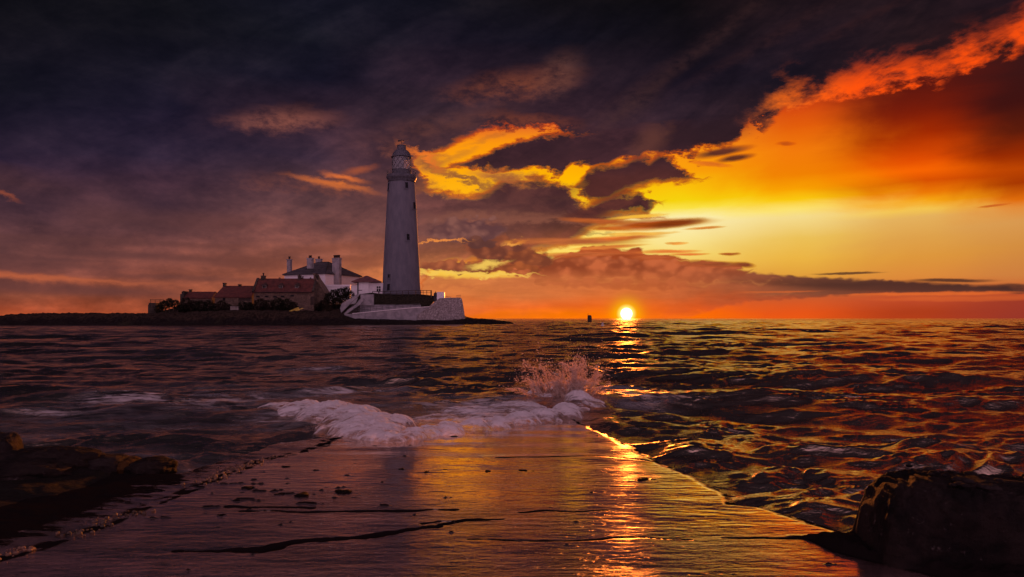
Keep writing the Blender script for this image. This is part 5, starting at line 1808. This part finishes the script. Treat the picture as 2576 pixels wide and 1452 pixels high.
# white block on the bastion and low rails
YK = 187.0
sk = YK / F
ox, oz = Q(1100, 752, YK)
mb = MB()
mb.box(-1.0 * sk, 17.5 * sk, 0, 2.0, -1.0, 16.5 * sk)
mb.box(-1.6 * sk, 18.1 * sk, -0.06, 2.06, 16.5 * sk, 17.3 * sk)
tag(mb.build("wall_block", M['white_paint'], loc=(ox, YK, oz), bevel=0.03), "square white wall block standing on top of the rubble bastion", "wall")
for nm, x0p, x1p, ya, yb_, n_, lab in (("railing", 1119, 1134, 744.5, 748.6, 5, "tiny sloping metal railing on the bastion beside the white block"), ("railing", 1148, 1159, 743.6, 743.6, 6, "tiny curved metal railing at the bastion's right corner")):
    ox, oz = Q(x0p, 749.5, YK)
    rl2 = thing(nm, lab, "railing", (ox, YK, oz), 0, "small railings on the bastion")
    mb = MB()
    mb.bar((0, 0, (749.5 - ya) * sk), ((x1p - x0p) * sk, 0, (749.5 - yb_) * sk + 0.1), 0.035, 5)
    mb.build("rail", M['rail_metal'], rl2)
    for k in range(n_):
        f_ = k / (n_ - 1)
        mb = MB()
        zt2 = (749.5 - (ya + (yb_ - ya) * f_)) * sk + 0.1 * f_
        mb.bar(((x1p - x0p) * sk * f_, 0, -0.3), ((x1p - x0p) * sk * f_, 0, zt2 + 0.05), 0.03, 5)
        mb.build("post", M['rail_metal'], rl2)

# dark gatepost-like bell housing
YD = 188.0
sd_ = YD / F
ox, oz = Q(1095.5, 752, YD)
pb = thing("bell_post", "dark round-headed post at the right end of the wooden fence", "post", (ox, YD, oz))
mb = MB()
mb.poly([(-4.6 * sd_, -0.8), (4.6 * sd_, -0.8), (4.6 * sd_, 12.2 * sd_), (3.6 * sd_, 14.4 * sd_), (1.8 * sd_, 15.8 * sd_), (0, 16.4 * sd_), (-1.8 * sd_, 15.8 * sd_), (-3.6 * sd_, 14.4 * sd_), (-4.6 * sd_, 12.2 * sd_)], 0, 0.6)
mb.build("pillar", M['dark_paint'], pb, bevel=0.02)
mb = MB()
mb.lathe([(0.02, 0), (0.16, 0.05), (0.12, 0.2), (0.02, 0.26)], 10)
mb.v = [(a, b_ + 0.3, c_ + 16.3 * sd_) for a, b_, c_ in mb.v]
mb.build("finial", M['dark_paint'], pb, smooth=True)

# wooden fence along the top of the bank
YF = 193.0
sf = YF / F
ox, oz = Q(937, 745, YF)
fn = thing("fence", "dark wooden post and rail fence along the bank top before the lighthouse", "fence", (ox, YF, oz))
tr_ = [(937, 734.0), (980, 733.0), (1020, 731.6), (1060, 730.6), (1086.5, 731.0)]
ty = lambda x_: float(np.interp(x_, [p[0] for p in tr_], [p[1] for p in tr_]))
for off, th_ in ((0.0, 0.14), (5.6, 0.08)):
    mb = MB()
    for (xa, ya), (xb_, yb_) in zip(tr_[:-1], tr_[1:]):
        pa, pb_ = Vector(((xa - 937) * sf, 0, (745 - ya - off) * sf)), Vector(((xb_ - 937) * sf, 0, (745 - yb_ - off) * sf))
        d = (pb_ - pa).normalized()
        mb.obox((pa + pb_) / 2, d, (0, 1, 0), Vector((0, 1, 0)).cross(d), (pb_ - pa).length / 2, 0.06, th_ / 2)
    mb.build("rail", M['timber_dark'], fn)
for x_, w in ((937, 1.4), (952.8, 2.6), (966.8, 1.2), (982, 1.2), (998, 1.3), (1013, 1.3), (1027, 1.3), (1045.5, 1.3), (1058.5, 1.3), (1064.5, 1.2), (1073.5, 1.3), (1084.5, 3.4)):
    mb = MB()
    mb.box((x_ - w / 2 - 937) * sf, (x_ + w / 2 - 937) * sf, 0.061, 0.2, -0.9, (745 - ty(x_) + 0.4) * sf)
    mb.build("post", M['timber_dark'], fn)

# ------------------------------------------------------------------ shrubs: leafy clumps on a few woody stems


def shrub(pts_px, Y, label, n=1500, leaf=0.26, mat='leaf', group="shrubs around the cottages"):
    """pts_px: list of (px, py, radius px) lobes"""
    sy = Y / F
    cxm = sum(p[0] for p in pts_px) / len(pts_px)
    bot = max(p[1] + p[2] for p in pts_px)
    o = Q(cxm, bot, Y)
    root = thing("shrub", label, "shrub", (o[0], Y, o[1]), 0, group)
    ws = np.array([p[2] ** 2 for p in pts_px], float)
    pick = rng.choice(len(pts_px), n, p=ws / ws.sum())
    u = rng.normal(size=(n, 3))
    u /= np.linalg.norm(u, axis=1)[:, None]
    rad = rng.uniform(0.55, 1.08, n) ** 0.6
    cen = np.array([[(p[0] - cxm) * sy, 0.0, (bot - p[1]) * sy] for p in pts_px])[pick]
    rr3 = np.array([p[2] * sy for p in pts_px])[pick]
    pos = cen + u * (rr3 * rad)[:, None] * np.array([1.0, 0.9, 1.0])
    # tufts
    pos += rng.normal(size=(n, 3)) * 0.08
    a = rng.normal(size=(n, 3))
    a /= np.linalg.norm(a, axis=1)[:, None]
    b_ = np.cross(a, rng.normal(size=(n, 3)))
    b_ /= np.linalg.norm(b_, axis=1)[:, None]
    sz = leaf * rng.uniform(0.5, 1.3, n)
    v = np.stack([pos - a * sz[:, None], pos - b_ * sz[:, None] * 0.45, pos + a * sz[:, None], pos + b_ * sz[:, None] * 0.45], 1).reshape(-1, 3)
    f = np.arange(4 * n).reshape(-1, 4)
    mesh_np("foliage", v, f, M[mat], root, smooth=False)
    mb = MB()
    for p in pts_px:
        q = Vector(((p[0] - cxm) * sy, 0, (bot - p[1]) * sy))
        mb.bar((q.x * 0.5, 0, -1.0), q, 0.09, 5)
    mb.build("stem", M['timber_dark'], root)


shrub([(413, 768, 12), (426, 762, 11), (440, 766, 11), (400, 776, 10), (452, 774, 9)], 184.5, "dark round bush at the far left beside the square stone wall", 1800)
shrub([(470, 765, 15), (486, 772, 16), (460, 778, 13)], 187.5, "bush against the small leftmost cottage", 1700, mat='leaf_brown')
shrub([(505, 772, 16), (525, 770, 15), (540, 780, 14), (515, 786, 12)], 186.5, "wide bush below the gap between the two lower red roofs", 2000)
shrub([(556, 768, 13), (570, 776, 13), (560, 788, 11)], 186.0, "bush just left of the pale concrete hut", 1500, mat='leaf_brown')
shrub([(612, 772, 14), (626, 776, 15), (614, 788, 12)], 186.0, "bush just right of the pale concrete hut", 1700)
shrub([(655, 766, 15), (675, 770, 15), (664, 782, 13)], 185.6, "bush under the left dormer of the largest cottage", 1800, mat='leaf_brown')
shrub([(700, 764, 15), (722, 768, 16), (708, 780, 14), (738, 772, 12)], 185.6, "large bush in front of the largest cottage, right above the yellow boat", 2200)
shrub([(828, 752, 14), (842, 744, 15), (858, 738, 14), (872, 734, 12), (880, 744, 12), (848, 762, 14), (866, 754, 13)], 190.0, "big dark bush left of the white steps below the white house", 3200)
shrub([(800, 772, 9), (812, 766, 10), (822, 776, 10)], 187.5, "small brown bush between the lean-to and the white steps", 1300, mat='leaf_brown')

# ------------------------------------------------------------------ yellow boat lying on the bank
YO = 180.5
so_ = YO / F
b0_ = P(726, 788, YO)
bt = thing("rowing_boat", "yellow wooden rowing boat lying tilted on the rocky bank below the cottages", "boat", tuple(b0_))
L = 54 * so_
ang = math.atan2(790.5 - 773, 749 - 699)
nst = 13
hull = []
for i in range(nst):
    f_ = i / (nst - 1)             # 0 bow .. 1 stern
    half = 0.16 + 0.66 * (1 - (1 - f_) ** 1.8)
    dep = 0.42 + 0.20 * f_
    xl = (f_ - 0.5) * L
    ring = []
    for k in range(9):
        t_ = pi * k / 8
        ring.append((xl, -half * cos(t_), -dep * sin(t_) ** 0.8))
    hull.append(ring)
mb = MB()
V_ = [p for r_ in hull for p in r_]
Fc = []
for i in range(nst - 1):
    for k in range(8):
        Fc.append((i * 9 + k, (i + 1) * 9 + k, (i + 1) * 9 + k + 1, i * 9 + k + 1))
Fc.append(tuple(range(8, -1, -1)))
Fc.append(tuple(range((nst - 1) * 9, nst * 9)))
mb._add(V_, Fc)
hl = mb.build("hull", M['yellow_paint'], bt)
sol = hl.modifiers.new("solid", 'SOLIDIFY')
sol.thickness = 0.06
mb = MB()
for side in (0, 8):
    for i in range(nst - 1):
        mb.bar(hull[i][side], hull[i + 1][side], 0.07, 5)
mb.build("gunwale", M['yellow_paint'], bt)
for f_ in (0.35, 0.65):
    mb = MB()
    hw2 = 0.16 + 0.66 * (1 - (1 - f_) ** 1.8) - 0.05
    mb.box((f_ - 0.5) * L - 0.15, (f_ - 0.5) * L + 0.15, -hw2, hw2, -0.16, -0.11)
    mb.build("thwart", M['yellow_paint'], bt)
bt.rotation_euler = (radians(50), -ang, 0)
ov_ = MB()
pa, pb_ = P(751, 779.5, YO - 0.6), P(762, 775.6, YO - 0.6)
dvec = (pb_ - pa).normalized()
ov_.obox((pa + pb_) / 2, dvec, (0, 1, 0), Vector((0, 1, 0)).cross(dvec), (pb_ - pa).length / 2, 0.2, 0.09)
ov_.obox(pa + (pa - pb_) * 0.8, dvec, (0, 1, 0), Vector((0, 1, 0)).cross(dvec), 0.9, 0.05, 0.05)
for i_, v_ in enumerate(ov_.v):
    ov_.v[i_] = tuple(Vector(v_) - pa)
tag(ov_.build("oar", M['yellow_paint'], loc=tuple(pa)), "yellow plank poking out beyond the stern of the yellow boat", "oar")

# ------------------------------------------------------------------ marker in the sea, gull
YN = 300.0
sn = YN / F
ox, oz = Q(1483, 812, YN)
nm_ = thing("sea_marker", "dark stubby marker with a hooked pole standing in the sea left of the sun", "marker", (ox, YN, 0.0))
mb = MB()
mb.poly([(-4.6 * sn, -1.0), (5.2 * sn, -1.0), (5.0 * sn, 12.5 * sn), (4.2 * sn, 16.5 * sn), (2.6 * sn, 18.2 * sn), (-3.2 * sn, 18.4 * sn), (-4.4 * sn, 16.2 * sn)], -0.9, 0.9)
mb.build("body", M['timber_dark'], nm_, bevel=0.06)
mb = MB()
mb.bar((-3.9 * sn, 0, 16 * sn), (-4.0 * sn, 0, 20.6 * sn), 0.09, 6)
mb.bar((-4.0 * sn, 0, 20.6 * sn), (-3.0 * sn, 0, 21.8 * sn), 0.08, 6)
mb.build("pole", M['timber_dark'], nm_)

gp = P(1515.5, 818.5, 95)
gl = thing("gull", "tiny pale gull skimming the waves just below and left of the sun", "bird", tuple(gp))
mb = MB()
mb.lathe([(0.01, -0.28), (0.06, -0.2), (0.10, -0.05), (0.10, 0.06), (0.06, 0.18), (0.05, 0.24), (0.01, 0.3)], 10)
mb.v = [(z_ * 0.9, y_, x_) for x_, y_, z_ in mb.v]
mb.build("body", M['bird'], gl, smooth=True)
for sg in (-1, 1):
    mb = MB()
    v = [(-0.08, 0, 0.06), (0.12, 0, 0.06), (0.16, sg * 0.3, 0.34), (-0.02, sg * 0.3, 0.34), (-0.08, sg * 0.62, 0.3), (-0.14, sg * 0.62, 0.3)]
    mb._add(v + [(a, b_, c_ + 0.02) for a, b_, c_ in v], [(0, 1, 2, 3), (3, 2, 4, 5), (6, 9, 8, 7), (9, 11, 10, 8), (0, 3, 9, 6), (3, 5, 11, 9), (1, 7, 8, 2), (2, 8, 10, 4), (4, 10, 11, 5)])
    mb.build("wing", M['bird'], gl)

# ------------------------------------------------------------------ foreground boulders


def boulder(name, pts_c, half, rz, label, mat, seed, amp=0.14, pw=3.2, n=46, cat="rock", zc=None):
    """rounded block: superellipsoid broken up with noise"""
    u = np.linspace(-pi / 2, pi / 2, n)[:, None]
    v = np.linspace(-pi, pi, 2 * n)[None, :]
    e = 2.0 / pw
    sg = lambda t: np.sign(t) * np.abs(t) ** e
    x = sg(np.cos(u)) * sg(np.cos(v))
    y = sg(np.cos(u)) * sg(np.sin(v))
    z = sg(np.sin(u)) * np.ones_like(v)
    d = 1 + amp * fbm(x * 1.3 + seed, y * 1.3 + z * 1.7, 4, seed, 0.6) + amp * 0.6 * fbm(x * 3 + z * 2.3, y * 3.1 + z * 1.3 + seed, 4, seed + 3, 0.6, ridged=True) + amp * 0.25 * fbm(x * 11 + z * 7, y * 11 - z * 5 + seed, 3, seed + 5, 0.65)
    co = np.stack([x * d * half[0], y * d * half[1], z * d * half[2]], -1).reshape(-1, 3)
    o = mesh_np(name, co, grid_faces(n, 2 * n), M[mat])
    o.location = pts_c
    o.rotation_euler = (0, 0, rz)
    return tag(o, label, cat, "boulders on the left shore")


def bpos(px, py, Y):
    p = P(px, py, Y)
    return (p.x, p.y, p.z)


boulder("boulder", bpos(-6, 1158, 7.3), (0.19, 0.26, 0.26), 0.3, "tall dark boulder cut by the left edge of the picture", 'boulder_pale', 501, 0.2, 2.8)
boulder("boulder", bpos(120, 1172, 7.0), (0.50, 0.35, 0.17), -0.15, "long black boulder, largest of the row on the left shore", 'boulder', 507, 0.2, 2.8)
boulder("boulder", bpos(255, 1180, 7.1), (0.21, 0.25, 0.13), 0.1, "smooth grey slab-like rock in the left row beside the orange one", 'boulder_pale', 513, 0.14, 4.0)
boulder("boulder", bpos(318, 1178, 7.2), (0.10, 0.2, 0.10), 0.0, "small orange-brown rock in the row on the left shore", 'boulder_orange', 519, 0.18, 3.0)
boulder("boulder", bpos(378, 1181, 7.25), (0.20, 0.25, 0.105), -0.1, "black weedy rock at the right end of the left row", 'boulder', 523, 0.2, 3.0)
boulder("boulder", bpos(60, 1196, 6.6), (0.42, 0.4, 0.14), 0.2, "low dark rock sunk in the green weed in front of the left row", 'boulder', 527, 0.2, 2.6)

# the big block at lower right, shell-crusted on top
cb = thing("concrete_block", "huge dark broken concrete block, crusted with stones, at the lower right", "rock", (3.64, 4.42, -0.03), radians(-9))
cb.rotation_euler[1] = radians(3.5)
n = 130
u = np.linspace(-pi / 2, pi / 2, n)[:, None]
v = np.linspace(-pi, pi, 2 * n)[None, :]
e = 2.0 / 7.0
sg_f = lambda t: np.sign(t) * np.abs(t) ** e
x = sg_f(np.cos(u)) * sg_f(np.cos(v))
y = sg_f(np.cos(u)) * sg_f(np.sin(v))
z = sg_f(np.sin(u)) * np.ones_like(v)
X_, Y_, Z_ = x * 1.25, y * 0.36, z * 0.40
nn = 0.05 * fbm(X_ * 2.2, Y_ * 2.2 + Z_ * 2.0, 4, 601) + 0.03 * fbm(X_ * 7 + Z_ * 5, Y_ * 7 - Z_ * 6, 4, 605, 0.6)
lump = np.clip(fbm(X_ * 13, Y_ * 13, 3, 609, ridged=True), -0.2, 1) * 0.03 * (Z_ > 0.30)
X2_ = X_ + nn * x * 1.2
X2_ = X2_ + 0.16 * np.clip(-Z_, -0.2, 0.4) * (x < -0.2) * -1.0 - 0.10 * np.clip(0.25 - np.abs(Z_ + 0.05), 0, 1) * (x < -0.3) + 0.35 * np.clip(Z_ - 0.22, 0, 1) * (x < -0.3)
Y2_ = Y_ + nn * y * 1.3
Z2_ = Z_ + (0.5 * nn + lump) * np.sign(z) * (np.abs(z) > 0.4) + 0.02 * np.sin(X_ * 2.0)
mesh_np("block", np.stack([X2_, Y2_, Z2_ + 0.23], -1).reshape(-1, 3), grid_faces(n, 2 * n), M['boulder'], cb)


def stone_mesh(name, r_, seed, mat, sq=(1, 1, 1), n=10):
    u = np.linspace(-pi / 2, pi / 2, n)[:, None]
    v = np.linspace(-pi, pi, 2 * n)[None, :]
    x, y, z = np.cos(u) * np.cos(v), np.cos(u) * np.sin(v), np.sin(u) * np.ones_like(v)
    d = 1 + 0.22 * fbm(x * 1.5 + seed, y * 1.5 + z, 3, seed)
    return np.stack([x * d * r_ * sq[0], y * d * r_ * sq[1], z * d * r_ * sq[2]], -1).reshape(-1, 3), grid_faces(n, 2 * n)


# stones set in the block's top
av, af = [], []
off = 0
for k in range(90):
    vx, vf = stone_mesh("s", rng.uniform(0.012, 0.036), 700 + k, None, (1.3, 1.0, 0.6), 7)
    vx = vx + np.array([rng.uniform(-0.95, 1.15), rng.uniform(-0.33, 0.30), 0.635 + rng.uniform(-0.012, 0.008)])
    av.append(vx)
    af.append(vf + off)
    off += len(vx)
so2 = mesh_np("embedded_stones", np.concatenate(av), np.concatenate(af), M['boulder_pale'], cb)
so2["kind"] = "stuff"

# pebbly broken seam along the slab's left side
av, af = [], []
off = 0
for k in range(520):
    t_ = rng.uniform(0, 1)
    yk = 3.2 + (8.0 - 3.2) * t_
    if fbm(np.array([yk * 1.3]), np.array([3.3]), 3, 801)[0] < 0.02:
        continue
    xk = float(seam_at(yk)) + rng.normal(0, 0.06) + 0.12 * float(fbm(np.array([yk * 2.0]), np.array([9.1]), 3, 811)[0])
    vx, vf = stone_mesh("p", 0.004 + 0.014 * rng.uniform(0, 1) ** 2.2, 900 + k, None, (1.2, 1.0, 0.8), 6)
    vx = vx + np.array([xk, yk, slab_at(xk, yk) + 0.006])
    av.append(vx)
    af.append(vf + off)
    off += len(vx)
tag(mesh_np("pebbles", np.concatenate(av), np.concatenate(af), M['pebble']), "broken pebbly seam along the left side of the wet concrete", "pebbles", kind="stuff")

# weed scraps on the concrete


def weed(px, py, wpx, label, seed, flat=0.35):
    gx, gy = ground(px, py, SLZ)
    r_ = wpx / F * gy / 2
    av, af = [], []
    off = 0
    w_r = np.random.default_rng(seed)
    for k in range(9):
        vx, vf = stone_mesh("w", r_ * w_r.uniform(0.25, 0.55), seed + k, None, (1.6, 1.0, flat), 8)
        a = w_r.uniform(0, 2 * pi)
        c_, s_ = cos(a), sin(a)
        vx = np.stack([vx[:, 0] * c_ - vx[:, 1] * s_, vx[:, 0] * s_ + vx[:, 1] * c_, vx[:, 2]], -1)
        vx = vx + np.array([w_r.normal(0, r_ * 0.45), w_r.normal(0, r_ * 0.3), r_ * flat * 0.3])
        av.append(vx)
        af.append(vf + off)
        off += len(vx)
    o = mesh_np("seaweed_clump", np.concatenate(av), np.concatenate(af), M['weed'])
    o.location = (gx, gy, slab_at(gx, gy))
    tag(o, label, "seaweed", "scraps of seaweed on the wet concrete")


for i, (px, py, w, lab) in enumerate((
        (1071, 1184, 12, "upright black seaweed clump just right of the lighthouse's reflection"),
        (1314, 1179, 16, "black seaweed tuft midway between the lighthouse's and the sun's reflections"),
        (1340, 1181, 5, "tiny seaweed speck right beside the middle tuft"),
        (625, 1225, 26, "wide black seaweed scrap at the left, nearest the pebbly seam"),
        (706, 1242, 20, "black seaweed scrap left of the long one, on the brown concrete"),
        (755, 1246, 40, "long lumpy black seaweed scrap, largest on the brown concrete"),
        (862, 1236, 38, "thin fish-shaped strip of seaweed left of the lighthouse's reflection"),
        (1010, 1177, 14, "small seaweed scrap lying inside the lighthouse's reflection"),
        (1122, 1177, 8, "small seaweed dot on the bright orange concrete"),
        (1225, 1181, 14, "flat thin seaweed scrap left of the middle tuft"),
        (1458, 1162, 5, "single dark dot of weed left of the sun's reflection"),
        (1618, 1204, 26, "curved dark weed scrap at the left edge of the sun's glitter"),
        (720, 1169, 14, "small weed scrap far left near the foam"),
)):
    weed(px, py, w, lab, 1000 + 37 * i)

# ------------------------------------------------------------------ breaking wave: white foam
ny_, nx_ = 420, 620
fy = np.linspace(7.6, 20.0, ny_)[:, None] * np.ones((1, nx_))
fx = np.linspace(-7.0, 4.2, nx_)[None, :] * np.ones((ny_, 1))
env = np.zeros_like(fx)
hgt = np.zeros_like(fx)


def fblob(cx, cy, rx, ry, d, h, rot=0.0):
    global env, hgt
    z0_ = 0.08
    gx, gy = ground(cx, cy, z0_)
    sx_ = rx / F * gy
    sy_ = (ground(cx, cy - ry, z0_)[1] - ground(cx, cy + ry, z0_)[1]) / 2
    u_, v_ = fx - gx, fy - gy
    c_, s_ = cos(rot), sin(rot)
    q = ((u_ * c_ + v_ * s_) / sx_) ** 2 + ((v_ * c_ - u_ * s_) / sy_) ** 2
    g_ = np.exp(-q * 1.2)
    env = np.maximum(env, d * g_)
    hgt = np.maximum(hgt, h * g_)


for a_ in ((760, 1026, 60, 13, 0.75, 0.14), (830, 1036, 70, 18, 0.95, 0.22), (890, 1052, 70, 20, 1.0, 0.26), (930, 1072, 80, 20, 1.0, 0.26), (960, 1092, 70, 16, 1.0, 0.20), (910, 1088, 60, 14, 0.95, 0.16), (985, 1106, 45, 9, 0.9, 0.12), (880, 1078, 50, 12, 0.9, 0.16),
           (1000, 1066, 50, 12, 0.8, 0.16), (1040, 1098, 40, 10, 0.85, 0.14), (1080, 1090, 40, 9, 0.85, 0.14), (1130, 1084, 50, 9, 0.95, 0.16), (1190, 1078, 50, 9, 0.95, 0.17), (1250, 1068, 45, 9, 0.9, 0.16), (1310, 1056, 50, 10, 0.9, 0.15), (1370, 1046, 50, 10, 0.95, 0.16), (1425, 1036, 40, 11, 1.0, 0.2),
           (1410, 990, 60, 20, 0.95, 0.34), (1445, 1002, 40, 22, 0.95, 0.36), (1370, 1000, 60, 14, 0.75, 0.2), (1300, 1020, 120, 18, 0.5, 0.05), (1180, 1028, 150, 18, 0.42, 0.03), (1110, 1048, 130, 16, 0.40, 0.03), (1230, 1046, 130, 14, 0.42, 0.03), (700, 1022, 70, 12, 0.5, 0.05), (620, 1014, 80, 10, 0.36, 0.02), (1560, 1000, 70, 16, 0.4, 0.08), (1490, 1016, 50, 10, 0.5, 0.1)):
    fblob(*a_)
wx_ = fx + 0.25 * fbm(fx * 0.9, fy * 0.7, 4, 1201)
wy_ = fy + 0.25 * fbm(fx * 0.9, fy * 0.7, 4, 1205)
puff = fbm(wx_ * 1.5, wy_ * 2.0, 6, 1211, 0.6)
bil = fbm(wx_ * 2.2 + 0.8 * puff, wy_ * 3.4, 6, 1217, 0.62, ridged=True)
fz = -0.06 + 0.8 * hgt * (0.60 + 0.60 * puff + 0.34 * bil) + 0.03 * sstep(env, 0.2, 0.7) * fbm(fx * 6.5, fy * 9.0, 4, 1229, 0.6, ridged=True) + 0.10 * sstep(env, 0.05, 0.4) + 0.02 * fbm(fx * 7, fy * 5, 3, 1223)
fz += 0.05 * sstep(env, 0.1, 0.5)
dens = np.clip(env + (0.75 * puff + 0.25 * bil) * sstep(env, 0.02, 0.4), 0, 1.3)
kf = (dens > 0.03)
kq = kf[:-1, :-1] | kf[1:, 1:] | kf[1:, :-1] | kf[:-1, 1:]
c2, f2_, a2 = compact(np.stack([fx, fy, fz], -1).reshape(-1, 3), grid_faces(ny_, nx_, kq), {"dens": dens})
tag(mesh_np("sea_foam", c2, f2_, M['sea_foam'], attrs=a2), "white foam of the wave breaking over the end of the causeway", "foam", kind="stuff")

# ------------------------------------------------------------------ splash: drops thrown up where the wave hits the slab's corner
NDR = 36000
gx, gy = ground(1425, 1004, 0.1)
w_r = np.random.default_rng(99)
NJ = 95                                                # separate jets, each a string of drops
jth = np.clip(w_r.normal(-0.08, 0.55, NJ), -1.15, 1.0)
jv = np.clip(w_r.normal(3.0, 0.7, NJ), 1.3, 4.05) * (1.0 - 0.12 * np.abs(jth) ** 1.5)
jx = w_r.choice([-0.45, -0.22, 0.0, 0.08, 0.3], NJ) + w_r.normal(0, 0.09, NJ)
jy = w_r.normal(0.0, 0.16, NJ)
jvy = w_r.normal(0, 0.3, NJ)
jw = w_r.uniform(0.3, 1.6, NJ) * np.exp(-(jth / 1.1) ** 2)
ji = w_r.choice(NJ, NDR, p=jw / jw.sum())
spread = w_r.normal(0, 1, (NDR, 3)) * (0.06 + 0.30 * w_r.uniform(0, 1, (NDR, 1)) ** 3)
hphase = w_r.uniform(0.04, 1.0, NDR)
vx_ = jv[ji] * np.sin(jth[ji]) * 1.15 + 0.05 + spread[:, 0]
vy_ = jvy[ji] + spread[:, 1]
vz_ = jv[ji] * np.cos(jth[ji]) * (1 + spread[:, 2] * 0.5)
tt_ = hphase * vz_ / 9.81 * 1.12
X_ = gx + jx[ji] + vx_ * tt_
Y_ = gy + jy[ji] + vy_ * tt_
Z_ = 0.10 + vz_ * tt_ - 4.905 * tt_ ** 2
tw = 0.16 * tt_ / 0.35
X_ = X_ + tw * fbm(X_ * 3.5, Z_ * 3.5, 3, 1301)
Z_ = Z_ + tw * fbm(X_ * 3.5 + 9, Z_ * 3.5, 3, 1305)
vel = np.stack([vx_, vy_, vz_ - 9.81 * tt_], -1)
vn = vel / np.maximum(np.linalg.norm(vel, axis=1)[:, None], 0.01)
sz = np.clip(np.exp(w_r.normal(-5.8, 0.5, NDR)), 0.0011, 0.010) * (1.3 - 0.5 * hphase)
ln = sz * w_r.uniform(1.2, 6.0, NDR) * np.clip(np.linalg.norm(vel, axis=1) / 2.0, 0.4, 1.5)
side = np.cross(vn, np.array([0.0, 1.0, 0.0]))
side /= np.maximum(np.linalg.norm(side, axis=1)[:, None], 1e-3)
oth = np.cross(vn, side)
pc = np.stack([X_, Y_, np.maximum(Z_, 0.02)], -1)
v6 = np.stack([pc + vn * ln[:, None], pc + side * sz[:, None], pc + oth * sz[:, None], pc - side * sz[:, None], pc - oth * sz[:, None], pc - vn * ln[:, None]], 1).reshape(-1, 3)
fb = np.array([[0, 1, 2], [0, 2, 3], [0, 3, 4], [0, 4, 1], [5, 2, 1], [5, 3, 2], [5, 4, 3], [5, 1, 4]])
ff = (np.arange(NDR)[:, None, None] * 6 + fb[None]).reshape(-1, 3)
tag(mesh_np("splash_spray", v6, ff, M['spray'], smooth=True), "spray of drops bursting up where the wave hits the causeway", "spray", kind="stuff")
